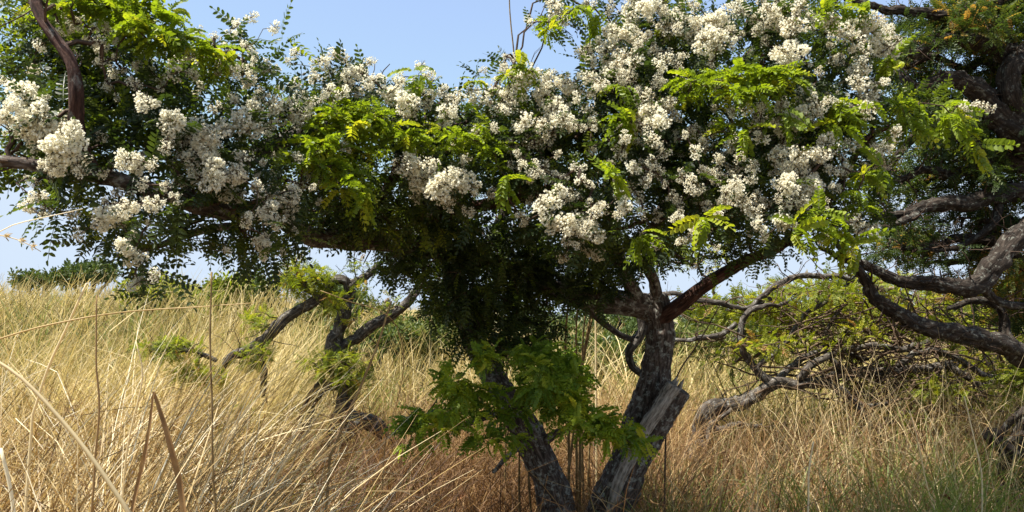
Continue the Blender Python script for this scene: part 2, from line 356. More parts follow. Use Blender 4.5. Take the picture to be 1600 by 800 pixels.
YOUNG = """70 8 1;110 12 1;150 5 1.1;185 20 1.1;215 12 1.1;240 35 1.2;265 25 1.1;262 58 1;290 60 1.1;305 82 1;330 80 1;345 98 .9;230 60 .9;210 45 .9;130 -10 1;200 -15 1
555 170 1.1;530 180 1.1;580 185 1.1;510 200 1.1;545 205 1.1;500 230 1.1;485 250 .9;525 235 1.1;560 228 1;545 270 .9;560 292 .9;572 308 .7;535 295 .8;610 205 1;630 215 .9;650 218 .9;595 180 .9;515 260 .9;500 262 .8
690 205 .9;715 215 1;740 220 1;765 235 1;780 262 .9;790 278 .7;700 230 .9;755 205 .8;825 108 .8;792 118 .8;742 128 .8;805 108 .7;652 118 .6;860 50 .8;858 35 .8;895 15 .8;925 18 .7
1080 128 1;1105 135 1;1130 125 1.1;1160 118 1.1;1190 118 1.2;1215 120 1.2;1235 128 1;1150 148 1;1180 145 1;1205 142 1;1145 195 .9;1070 155 .9;1130 205 .9;1165 210 .8;1388 100 .9;1395 90 .8;1408 165 .9;1435 160 .8;1440 185 .8;1412 182 .8
1485 178 .8;1505 190 .9;1515 208 .9;1525 222 .7;1495 165 .7;1340 300 .9;1350 275 .9;1378 265 .8;1345 325 .9;1295 370 .9;1335 382 .8;1305 350 .8;1320 165 .7;1345 165 .7;1292 15 .8;1320 10 .7;1355 4 .7;1225 175 .7;1300 165 .7;1310 190 .7;1280 335 .8;1240 360 .8;970 135 .6;985 190 .6;965 175 .6;960 275 .6;1000 365 .7;1100 340 .7"""
YOUNG = [tuple(map(float, b.split())) for line in YOUNG.splitlines() for b in line.split(';')]
LOW = "905 630 1 1;925 650 1 1;945 662 1 1;968 680 .9 1;985 692 .7 1;830 545 .9 0;855 560 1 0;880 575 1 0;835 580 1 0;860 600 1 0;885 610 1 0;820 610 1 0;845 630 1 0;800 640 1 0;770 650 .9 0;815 560 .9 0;760 625 .8 0;740 612 .8 .5;712 600 .8 .5;695 605 .8 0;690 668 .9 .5;665 650 .9 0;640 662 .8 0;650 680 .8 0;720 640 .7 .5;760 680 .9 .5;790 690 .8 0;905 590 .8 0;750 560 .6 1;910 660 .8 .7;875 640 .9 .4;700 650 .8 0"
LOW = [tuple(map(float, b.split())) for b in LOW.split(';')]

PADS = [(60,130,3.0,85,75,.35,60),(190,130,3.05,110,85,.4,180),(180,215,3.05,130,65,.4,170),(320,130,3.2,70,60,.35,95),(60,238,2.9,80,28,.3,40),
 (245,362,3.1,82,36,.3,80),(330,290,3.2,95,65,.35,120),(385,375,3.4,60,35,.3,36),(130,30,3.0,140,45,.35,110),(150,330,3.0,50,18,.2,14),(100,-60,3.2,200,40,.4,50),(-90,150,3.2,70,120,.3,40),
 (470,235,3.7,70,48,.35,60),(550,188,3.9,110,30,.5,90),(600,245,3.9,120,58,.5,160),(700,215,4,100,52,.6,150),(510,335,3.9,90,40,.4,110),(650,330,4.2,130,60,.6,220),
 (800,205,4,110,60,.6,190),(800,320,4.3,140,80,.6,260),(760,430,4.6,120,60,.5,210),(800,500,4.6,75,45,.45,120),(700,465,4.5,50,45,.4,90),(640,410,4.4,55,25,.4,60),(880,420,4.8,90,40,.4,110),(740,420,4.3,110,50,.3,120),(770,540,4.5,50,25,.3,36),(1000,400,4.3,80,30,.35,50),(740,370,4.9,140,60,.5,150),(820,158,4.2,80,22,.4,40),
 (900,440,4.6,90,40,.4,70),(950,200,4,110,90,.6,250),(1050,90,4,120,80,.6,240),(1100,240,4,140,100,.6,340),(1000,320,4.1,130,60,.6,200),(1250,80,4,130,80,.55,240),
 (1280,220,3.9,100,100,.55,260),(1200,335,4.1,150,50,.55,200),(875,20,4,28,32,.2,18),(1445,175,4.1,70,25,.22,44),(1340,320,4,45,60,.3,50),(1130,-60,4.1,280,50,.6,160),(1100,120,4.7,280,90,.3,110),(450,420,4.2,60,18,.25,10),(1100,395,4.4,140,22,.35,50)]

def blossom_proto(seed, nfl, lo=.3, buds=.22):
    """a rounded head of small pea-like flowers, about 1 m in radius (scaled down when placed)"""
    rr = random.Random(seed); mb = MB(); rad = []
    lobes = [(np.zeros(3), .62)] + [(np.array([rr.gauss(0, 1), rr.gauss(0, 1), rr.gauss(0, 1)]), rr.uniform(.3, .5)) for _ in range(6)]
    lobes = [(c / max(np.linalg.norm(c), 1e-6) * .62 if i else c, r) for i, (c, r) in enumerate(lobes)]
    for i in range(nfl):
        c, r = rr.choice(lobes); o = np.array([rr.gauss(0, 1), rr.gauss(0, 1), rr.gauss(0, 1)]); o /= np.linalg.norm(o)
        p = c + o * r * rr.uniform(.5, 1.0); d = p / max(np.linalg.norm(p), .1) * .7 + o * .5 + np.array([0, 0, -.1]); d /= np.linalg.norm(d)
        a = np.cross(d, [rr.gauss(0, 1), rr.gauss(0, 1), rr.gauss(0, 1)]); a /= np.linalg.norm(a); b = np.cross(d, a)
        s = rr.uniform(.13, .22); base = rr.uniform(lo, 1); bud = rr.random() < buds
        k = 3 if not bud else 2
        for j in range(k):
            an = j * 2 * math.pi / k + rr.uniform(-.3, .3); e = a * math.cos(an) + b * math.sin(an)
            op = rr.uniform(.35, .8) if not bud else .08
            dd = d + e * op; dd /= np.linalg.norm(dd); sd = np.cross(dd, e); sd /= max(np.linalg.norm(sd), 1e-6)
            v, q = leaflet(p, dd, sd, s * (.9 if not bud else .6), s * (.62 if not bud else .35), .25, .25)
            tn = base + rr.uniform(-.15, .1) if not bud else .25 + rr.random() * .2
            mb.add(v, q, None, np.clip([.1 if bud else tn - .12, tn, tn, tn, tn, tn], 0, 1))
        # stalk and calyx
        v, q = leaflet(p - d * s * .5, d, a, s * .6, s * .16, .2, 0); mb.add(v, q, None, .04)
    for i in range(14):
        o = np.array([rr.gauss(0, 1), rr.gauss(0, 1), rr.gauss(0, 1)]); o /= np.linalg.norm(o)
        tube(mb, np.array([o * .0, o * .45 + [0, 0, .05], o * .85]), np.array([.03, .022, .015]), 3, cap=False, tint=.03)
    return mb

def spray_proto(tmpl, seed, n=7):
    mb = MB(); rr = np.random.default_rng(seed)
    d = norm(np.stack([rr.normal(size=n), rr.normal(size=n), rr.uniform(-.3, .9, n)], 1))
    pos = d * .02; fr = frames(d, norm(np.array([0, 0, 1.]) + rr.normal(size=(n, 3)) * .25)); w = rr.integers(0, 3, n)
    for k in range(3):
        s = w == k
        if s.any(): bake(mb, tmpl[k][0], tmpl[k][1], fr[s], pos[s], rr.uniform(.75, 1.15, s.sum()), .5 + rr.normal(size=s.sum()) * .22, tmpl[k][2])
    return mb

def randrot(tilt=.6): return (random.gauss(0, tilt), random.gauss(0, tilt), random.uniform(0, 6.28))

MAIN_LIMBS = [
 ('trunk', B_main, [(915,985,4.5,52),(932,880,4.5,44),(952,800,4.5,34),(975,740,4.52,31),(1000,665,4.55,27),(1022,590,4.57,25),(1031,530,4.58,23),(1030,490,4.58,22),(1026,462,4.58,18)], 44, .0065, .16, .010),
 ('trunk', B_main, [(905,985,4.46,48),(890,880,4.42,37),(872,800,4.4,29),(852,740,4.4,26),(826,680,4.4,24),(795,625,4.42,21),(765,580,4.45,19),(742,540,4.5,19),(722,480,4.55,17),(705,420,4.6,15),(680,370,4.5,13),(640,330,4.4,11)], 40, .0055, .16, .010),
 ('limb', B_main, [(1035,500,4.58,20),(1010,482,4.58,21),(975,474,4.56,20),(935,470,4.55,19),(890,462,4.5,17),(840,440,4.45,15),(780,415,4.4,14),(700,392,4.3,14),(620,380,4.1,15),(570,376,3.95,16),(520,372,3.8,15),(470,362,3.5,15),(430,340,3.3,15),(390,328,3.12,15),(330,322,2.92,15),(270,308,2.76,14),(215,290,2.66,13),(160,275,2.6,13),(100,268,2.56,12),(40,255,2.55,10),(-40,245,2.55,9),(-160,225,2.6,7)], 26, .004, .14, .016),
 ('limb', B_red, [(1032,500,4.56,12),(1048,486,4.5,13),(1075,468,4.45,12),(1105,446,4.4,11),(1140,424,4.35,10),(1175,404,4.3,9),(1210,390,4.25,8),(1260,350,4.15,7),(1310,290,4.1,6),(1350,220,4.1,5),(1400,195,4.1,4),(1470,180,4.1,3),(1515,195,4.05,2)], 14, .002, .1, .012),
 ('limb', B_main, [(1026,475,4.58,10),(1022,440,4.5,9),(1012,405,4.4,9),(1030,340,4.3,9),(1060,280,4.25,8),(1090,200,4.2,8),(1140,120,4.2,7),(1200,50,4.2,6),(1240,-40,4.2,5)], 12, .002, .12, .02),
 ('limb', B_main, [(1000,478,4.56,12),(975,430,4.5,11),(960,370,4.45,10),(950,300,4.4,9),(960,220,4.4,9),(1000,130,4.4,7),(1030,40,4.4,6),(1040,-50,4.4,4)], 12, .002, .12, .02),
 ('limb', B_red, [(640,362,4.2,12),(680,336,4.05,11),(720,324,3.95,10),(770,318,3.9,10),(825,308,3.9,9),(880,285,4,8),(930,250,4.1,6),(980,220,4.2,4)], 12, .002, .1, .012),
 ('limb', B_red, [(560,376,3.95,10),(575,335,3.85,9),(600,300,3.75,8),(622,262,3.7,8),(630,230,3.7,7),(660,190,3.75,5),(700,150,3.8,4)], 12, .002, .1, .015),
 ('limb', B_grey, [(380,330,3.1,11),(360,295,3.3,11),(372,262,3.25,13),(400,240,3.25,14),(435,224,3.3,13),(478,210,3.4,11),(530,180,3.6,8),(590,150,3.8,5)], 20, .003, .14, .01),
 ('limb', B_red, [(150,277,2.6,10),(128,240,2.56,12),(118,195,2.52,12),(122,150,2.5,11),(112,100,2.5,10),(85,55,2.52,9),(58,10,2.55,9),(50,-50,2.6,8),(30,-120,2.7,6)], 18, .0025, .12, .012),
 ('limb', B_main, [(410,335,3.2,8),(375,350,3.25,7),(330,355,3.3,6),(285,368,3.25,6),(250,385,3.2,5),(215,395,3.1,4),(180,400,3.1,3)], 10, .0015, .1, .012),
 ('limb', B_main, [(300,315,2.85,8),(270,260,3.2,7),(240,200,3.2,6),(260,140,3.2,5),(300,90,3.2,4),(350,70,3.2,3)], 10, .0015, .1, .015),
 ('limb', B_main, [(705,425,4.6,10),(760,380,4.6,9),(800,300,4.5,8),(820,220,4.4,7),(810,150,4.3,5),(830,110,4.2,3)], 10, .0015, .1, .02),
 ('limb', B_main, [(940,470,4.6,7),(920,440,4.8,7),(960,400,4.9,7),(1060,330,4.8,6),(1180,260,4.7,6),(1260,160,4.5,5),(1330,80,4.3,4)], 10, .0015, .1, .02),
 ('limb', B_main, [(800,632,4.4,7),(770,648,4.3,6),(740,660,4.2,5),(705,668,4.15,4),(665,658,4.1,3),(635,664,4.1,2)], 9, .001, .1, .012),
 ('limb', B_main, [(838,700,4.4,8),(815,697,4.35,5),(790,715,4.3,4),(770,738,4.3,3)], 8, .001, .1, .012),
 ('limb', B_main, [(850,690,4.38,8),(880,672,4.3,6),(915,662,4.25,4),(950,672,4.2,3),(985,692,4.2,2)], 8, .001, .1, .01),
 ('limb', B_grey, [(900,470,4.6,6),(925,492,4.7,5),(955,512,4.8,5),(985,528,4.9,5),(1000,515,4.95,5),(1000,498,5,4)], 9, .001, .12, .012),
 ('limb', B_grey, [(1000,490,4.9,7),(1003,520,4.9,7),(984,548,4.9,7),(988,572,4.9,6),(1006,586,4.9,5)], 10, .001, .12, .006),
]
def main_tree():
    base = np.array([P(912, 985, 4.5)[0], P(912, 985, 4.5)[1], 0]); base[2] = float(ground_z(base[0], base[1]))
    t = thing('blossoming_tree', 'twisted two-stemmed tree spreading white blossom and lime-green new leaves across the picture', 'tree', base)
    seeds = []; paths = []
    for k, (nm, mat, spec, sides, rough, knob, wob) in enumerate(MAIN_LIMBS):
        p, r = limb_path(spec, .012 if sides > 30 else .022, wob, k * 3.7)
        mb = MB(); tube(mb, p, r, sides, rough, knob, seed=k * 1.7); o = mb.build(nm, mat, t, True)
        if k == 0: o['label'] = 'thicker lichen-spotted stem leaning to the other side from the blossoming tree base'
        if k >= 1: seeds.append(p[::3])
        if k >= 2: paths.append((p, r))
    # broken limb: rough bark with a stripped flank of grey wood
    p, r = limb_path([(950,815,4.45,26),(968,765,4.42,27),(990,722,4.4,25),(1014,682,4.38,24),(1040,640,4.36,22),(1060,606,4.35,20)], .01, .006, 9)
    mb = MB(); tube(mb, p, r, 44, .006, .16, seed=5.5, cut=True)
    st = mb.build('broken_limb', B_main, t, True); st['label'] = 'snapped-off limb with a grey stripped flank'
    p2, r2 = limb_path([(950,806,4.37,7),(966,756,4.335,10),(987,712,4.315,11),(1010,668,4.30,11),(1036,628,4.29,12),(1054,602,4.285,12)], .01, .006, 9)
    mb = MB(); tube(mb, p2, r2, 36, .0042, .22, seed=8.5, cut=True); mb.build('bare_wood', B_wood, st, True)
    mb = MB()
    for a in range(9):
        q = P(1060 + random.uniform(-14, 16), 606 + random.uniform(-8, 12), 4.34 + random.uniform(-.04, .04)); d = norm(P(1063, 600, 4.34) - P(1040, 640, 4.36))
        tube(mb, np.array([q - d * .03, q + d * random.uniform(.005, .02), q + d * random.uniform(.02, .045)]), np.array([.013, .009, .002]), 5, seed=a)
    mb.build('splintered_end', B_wood, st, True)
    # twigs reaching every leaf tuft, flower head and young spray
    fol, idx = ellipsoid_nodes([(px, py, d - .0007 * (min(max(py, 0), 330) - 150), rx, ry, rd, n) for px, py, d, rx, ry, rd, n in PADS])
    keep = np.array([noise.noise(Vector(q) * 3.6) + .6 * noise.noise(Vector(q) * 8.5) for q in fol]) + R.normal(size=len(fol)) * .06 > np.where(np.isin(idx, [18, 19, 20, 21, 22, 23, 24, 25, 26, 27]), -.13, np.where(idx < 12, .10, .02))
    fol = fol[keep]; idx = idx[keep]
    rel = fol - CAM; dd = rel @ FW; fx = 800 + F * rel[:, 0] / dd; fy = 400 - F * (rel @ UP) / dd; keep = np.ones(len(fol), bool)
    for k, rad, pr in ((2, 24, .95), (7, 22, .7), (8, 30, .95), (9, 26, .85), (6, 20, .6), (3, 16, .7)):
        for a, b, d, _ in [(s0[0] + (s1[0] - s0[0]) * u, s0[1] + (s1[1] - s0[1]) * u, s0[2] + (s1[2] - s0[2]) * u, 0) for s0, s1 in zip(MAIN_LIMBS[k][2][:-1], MAIN_LIMBS[k][2][1:]) for u in (0, .33, .66)]:
            keep &= ~((np.hypot(fx - a, fy - b) < rad) & (dd < d + .08) & (R.random(len(fol)) < pr))
            if k == 2 and a < 400: keep &= ~((np.hypot(fx - a, fy - b - 26) < 26) & (R.random(len(fol)) < .6))
    rel = fol - CAM; dd = rel @ FW; fx = 800 + F * rel[:, 0] / dd; fy = 400 - F * (rel @ UP) / dd
    top = np.interp(fx, [255, 285, 330, 400, 440, 560, 650, 720, 760, 840, 930, 944, 950], [-90, 15, 62, 105, 138, 132, 132, 158, 148, 128, 132, 90, -90])
    keep = (fy > top + 28 + 8 * R.normal(size=len(fol))) | ((fx > 840) & (fx < 930) & (fy < 60))
    fol = fol[keep]; idx = idx[keep]
    bl = []
    for px, py, w_ in BLOS: bl.append(P(px, py, front(px, py) + random.uniform(-.16, .02)))
    fill = []
    for i in range(900):   # smaller heads round the named ones
        px, py, w_ = random.choice(BLOS); a = random.uniform(0, 6.28); q = random.uniform(10, 60)
        if 255 < px < 400 and 300 < py + q * math.sin(a) * .8 < 350: continue
        fill.append((*P(px + q * math.cos(a), py + q * math.sin(a) * .8, front(px, py) + random.uniform(-.12, .2)), random.uniform(7, 14) * front(px, py) / F))
    fill = np.array(fill)
    yg = [P(px, py, front(px, py) - .12 + random.uniform(-.05, .05)) for px, py, s in YOUNG]
    lw = [P(px, py, 3.9 - .4 * k + random.uniform(-.12, .12)) for px, py, s, k in LOW]
    nodes = np.concatenate([fol, np.array(bl), fill[:, :3], np.array(yg), np.array(lw)])
    tw = MB(); out = grow(tw, np.concatenate(seeds), nodes, .0014, 4, .12, .011)
    for p, r in paths: twiglets(tw, p, r, 6)
    tw.build('twigs', B_twig, t, True)
    fo = MB(); n = len(fol)
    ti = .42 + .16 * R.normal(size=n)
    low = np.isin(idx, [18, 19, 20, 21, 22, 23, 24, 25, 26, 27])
    hi = (R.random(n) < .26) & ~low  # sunlit yellow-green painted on some leaves, none in the shaded lower pads
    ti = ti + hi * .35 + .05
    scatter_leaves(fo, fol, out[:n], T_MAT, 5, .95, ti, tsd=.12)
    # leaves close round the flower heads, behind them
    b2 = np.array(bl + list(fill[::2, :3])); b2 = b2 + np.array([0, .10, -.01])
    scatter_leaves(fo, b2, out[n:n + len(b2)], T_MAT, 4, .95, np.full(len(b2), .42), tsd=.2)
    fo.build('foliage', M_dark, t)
    fr_ = MB(); q = np.array([P(px + random.gauss(0, 12), py + random.gauss(0, 10), 4.0 - .42 * k_ + random.uniform(-.15, .15)) for px, py, s_, k_ in LOW for _ in range(3)])
    c3 = ellipsoid_nodes([(862, 585, 3.8, 50, 44, .3, 46)])[0]; q = np.concatenate([q, c3])
    scatter_leaves(fr_, q, R.normal(size=q.shape) + [0, -.6, .3], T_YNG, 5, .55, R.uniform(.3, 1, len(q)), tsd=.15)
    o = fr_.build('young_foliage', M_green, t); o['label'] = 'fresh mid-green shoots low on the slimmer stem'
    ly = MB(); q = np.array([P(px + random.gauss(0, 13), py + random.gauss(0, 10), 3.5 + random.uniform(-.15, .15)) for px, py, s_, k_ in LOW if k_ >= .5 for _ in range(3)])
    scatter_leaves(ly, q, R.normal(size=q.shape) + [0, -.6, .3], T_YNG, 4, .5, R.uniform(.3, .9, len(q)), tsd=.15)
    o = ly.build('young_foliage', M_young, t); o['label'] = 'lime-coloured shoots hanging low between the two stems'  # brighter leaf colour added to lift the shaded low clump
    # flower heads: the largest hundred are parts of their own, the rest is one mass
    protos = [blossom_proto(s, 330, [.4, .3, .2, .35, .08, .3, .25][s], [.1, .25, .35, .2, .3, .15, .5][s]).mesh('flower_cluster', M_petal) for s in range(7)]
    order = sorted(range(len(BLOS)), key=lambda i: -BLOS[i][2] / front(*BLOS[i][:2]) * 1.0)
    for i in order[:98]:
        o = bpy.data.objects.new('flower_cluster', random.choice(protos)); C.objects.link(o); o.parent = t
        s = BLOS[i][2] * front(*BLOS[i][:2]) / F * 1.12
        o.location = np.array(bl[i]) - base; o.rotation_euler = randrot(1.5); o.scale = (s, s * random.uniform(.85, 1.1), s * random.uniform(.8, 1.15))
    rest = MB(); pm = [blossom_proto(s + 20, 150, [.4, .2, .3, .05][s], [.15, .3, .5, .3][s]) for s in range(4)]; pm = [(np.concatenate(m.v), np.concatenate(m.q), np.concatenate(m.tint)) for m in pm]
    rp = np.array([list(bl[i]) + [BLOS[i][2] * 1.12 * front(*BLOS[i][:2]) / F] for i in order[98:]] + list(map(list, fill)))
    fr = frames(R.normal(size=(len(rp), 3)), R.normal(size=(len(rp), 3))); wh = R.integers(0, 4, len(rp))
    for k in range(4):
        s = wh == k; bake(rest, pm[k][0], pm[k][1], fr[s], rp[s, :3], rp[s, 3], np.zeros(s.sum()), pm[k][2])
    tag(rest.build('blossom', M_petal, t), kind='stuff')
    # young sprays
    sp = [spray_proto(T_YNG, s, 15).mesh('leaf_spray', M_young) for s in range(5)]; sp2 = [spray_proto(T_YNG, s + 9, 8).mesh('leaf_spray', M_green) for s in range(4)]
    ysorted = sorted(range(len(YOUNG)), key=lambda i: -YOUNG[i][2])
    allsp = [(yg[i], YOUNG[i][2], True) for i in ysorted] + [(lw[i], LOW[i][2], random.random() < LOW[i][3] + .12) for i in range(len(LOW))]
    rest = allsp[68:len(ysorted)]; allsp = allsp[:68] + allsp[len(ysorted):]
    for p_, s_, y_ in allsp:
        o = bpy.data.objects.new('leaf_spray', random.choice(sp if y_ else sp2)); C.objects.link(o); o.parent = t
        p_ = np.asarray(p_); s = s_ * p_[1] / 3.6 * (.70 if p_[2] > 1.7 and p_[0] < -.35 else .62 if s_ > .95 else .46 if p_[2] > 1.7 else .7) * random.uniform(.8, 1.2); o.location = p_ - base; o.rotation_euler = randrot(.3); o.scale = (s, s, s)
    rm = MB(); q = np.array([r_[0] for r_ in rest]); 
    scatter_leaves(rm, q, np.tile([0, 0, -1.], (len(q), 1)), T_YNG, 7, .75, np.full(len(q), .5), tsd=.2)
    tag(rm.build('young_foliage', M_young, t), kind='stuff')
main_tree()

# ------------------------------------------------------------------ generic tree
def tree(name, label, cat, limbs, pads, bark, leafm, tmpl, per, size, base=None, twig=B_twig, group=None, rb=.0014, tint=.45, tsd=.15, extra=None, upb=.35, thin=-9, parts=('trunk', 'limb')):
    p0 = P(*limbs[0][0][:3]) if base is None else np.array(base, float)
    loc = np.array([p0[0], p0[1], float(ground_z(p0[0], p0[1]))])
    t = thing(name, label, cat, loc, group); seeds = []; paths = []
    for k, spec in enumerate(limbs):
        d = spec[0][2]; r0 = max(s[3] for s in spec); sides = int(np.clip(r0 * 2.2, 7, 36))
        p, r = limb_path(spec, max(.016, d * .004), .022 + .0032 * d, k * 2.9 + len(label))
        mb = MB(); tube(mb, p, r, sides, .007 if r0 > 8 else .003, .34, seed=k * 2.3 + len(label) * .1); paths.append((p, r))
        mb.build(parts[0] if k == 0 else parts[1], bark, t, True); seeds.append(p[::2] if k else p[len(p) // 2:])
    nodes, idx = ellipsoid_nodes([q[:7] for q in pads])
    kp = np.array([noise.noise(Vector(q) * 2.4) + .6 * noise.noise(Vector(q) * 6) for q in nodes]) > thin; nodes = nodes[kp]; idx = idx[kp]; po = np.array([q[7] if len(q) > 7 else 0 for q in pads])
    tw = MB(); out = grow(tw, np.concatenate(seeds), nodes, rb, 4, .16, .012)
    for p, r in paths: twiglets(tw, p, r, 15, .035 * pads[0][2] + .05)
    if extra: extra(tw)
    tw.build('twigs', twig, t, True)
    fo = MB(); ti = tint + .12 * R.normal(size=len(nodes)); padt = R.normal(size=len(pads)) * .08
    scatter_leaves(fo, nodes, out, tmpl, per, size, ti + (padt + po)[idx], upbias=upb, tsd=tsd)
    fo.build('foliage', leafm, t)
    return t

# dark lichen-covered tree at the right edge
tree('lichen_tree', 'dark tree with lichen-crusted crooked limbs reaching in beyond the white blossom', 'tree', [
 [(1760,1010,5.4,70),(1745,850,5.4,62),(1725,700,5.4,58),(1705,560,5.4,52),(1690,400,5.4,46),(1675,250,5.4,38),(1655,120,5.4,30),(1640,0,5.4,24),(1640,-120,5.4,14)],
 [(1690,330,5.4,30),(1640,250,5.3,28),(1600,215,5.2,26),(1555,180,5.15,22),(1528,140,5.1,17),(1490,125,5.1,13),(1455,135,5.1,11),(1435,148,5.1,10),(1415,120,5.1,8),(1395,95,5.2,6)],
 [(1670,200,5.4,24),(1625,130,5.3,20),(1580,88,5.2,18),(1545,66,5.1,15),(1500,58,5.1,12),(1462,66,5.1,9),(1430,85,5.1,7),(1400,70,5.2,5)],
 [(1660,100,5.4,14),(1600,-10,5.3,11),(1550,5,5.2,9),(1505,26,5.2,9),(1450,24,5.2,8),(1390,16,5.2,7),(1320,-5,5.2,5)],
 [(1600,210,5.2,16),(1575,150,5.1,18),(1582,110,5.1,16),(1620,60,5.1,14),(1640,10,5.1,12)],
 [(1695,400,5.4,20),(1640,330,5.3,17),(1590,302,5.2,14),(1540,308,5.1,13),(1490,318,5.1,12),(1440,328,5.1,10),(1400,336,5.1,8),(1365,328,5.1,6)],
 [(1700,400,5.4,24),(1640,360,5.1,20),(1598,368,4.9,17),(1562,398,4.8,17),(1525,440,4.75,16),(1478,442,4.7,13),(1430,440,4.7,11),(1390,438,4.7,9),(1352,420,4.7,7),(1310,400,4.7,5),(1280,385,4.7,3)],
 [(1710,620,5.4,28),(1650,575,4.9,21),(1600,552,4.7,18),(1545,528,4.55,15),(1490,515,4.5,14),(1440,508,4.45,13),(1400,492,4.4,12),(1368,462,4.4,10),(1345,430,4.4,8),(1318,400,4.4,6),(1300,370,4.4,3)],
 [(1430,330,5.1,7),(1410,345,5.0,6),(1392,352,5.0,3)],
 [(1525,440,4.75,8),(1560,470,4.8,7),(1610,480,4.9,6),(1650,520,5,5)],
 [(1640,420,5.3,12),(1590,410,5.3,10),(1550,380,5.3,9),(1500,375,5.3,7),(1460,392,5.3,6),(1410,385,5.3,4)],
 [(1650,250,5.3,12),(1600,260,5.3,11),(1560,245,5.3,9),(1500,270,5.3,8),(1450,262,5.3,7),(1400,285,5.3,5),(1370,280,5.3,3)],
 [(1555,180,5.2,10),(1500,205,5.3,9),(1460,195,5.3,8),(1420,225,5.3,7),(1395,260,5.3,6),(1380,310,5.3,4)],
 [(1640,180,5.5,9),(1590,150,5.5,8),(1540,100,5.5,7),(1500,110,5.5,6),(1450,90,5.5,5),(1410,110,5.5,3)],
 [(1580,88,5.3,8),(1560,40,5.3,8),(1510,0,5.3,7),(1470,-30,5.3,6)],
 [(1600,552,4.9,9),(1570,520,5,8),(1560,480,5,7),(1520,470,5,6),(1480,480,5,4)],
 [(1620,300,5.4,10),(1600,350,5.4,9),(1560,350,5.4,8),(1530,400,5.4,7),(1480,410,5.4,5)],
 [(1530,150,5.1,10),(1520,200,5.2,10),(1535,260,5.2,9),(1560,300,5.2,8),(1550,350,5.1,6),(1500,380,5.1,5),(1440,390,5.1,3)],
], [(1440,60,5.4,70,50,.6,120),(1540,30,5.4,80,50,.6,190),(1500,100,5.9,100,90,.5,150),(1450,230,6,100,110,.5,200),(1420,130,5.8,50,60,.4,110),(1560,120,5.9,70,80,.4,150),(1540,330,5.9,80,60,.4,120),(1500,230,5.6,90,60,.6,170),(1570,280,5.5,60,80,.6,150),(1430,260,5.6,60,60,.5,90),(1480,370,5.4,120,50,.6,130),
 (1570,430,5.5,70,60,.6,120,.42),(1480,225,5.75,70,26,.3,90,.5),(1450,380,5.8,70,30,.3,100,.5),(1560,370,5.9,60,40,.3,110,.45),(1590,460,5.9,50,40,.3,80,.5),(1540,20,5.6,110,60,.6,150),(1450,180,5.8,60,50,.4,50),(1590,150,5.6,60,80,.6,120),(1650,200,5.4,60,260,.7,200),(1430,400,5.3,80,40,.5,50),(1530,-60,5.4,160,60,.6,120),(1540,500,5.8,90,40,.5,50),(1400,300,5.9,40,70,.3,50)],  # eighth value: orange backlight painted into the leaf tint of that pad
 B_right, M_right, T_MAT, 6, .78, tint=.40, tsd=.17, thin=-.14)

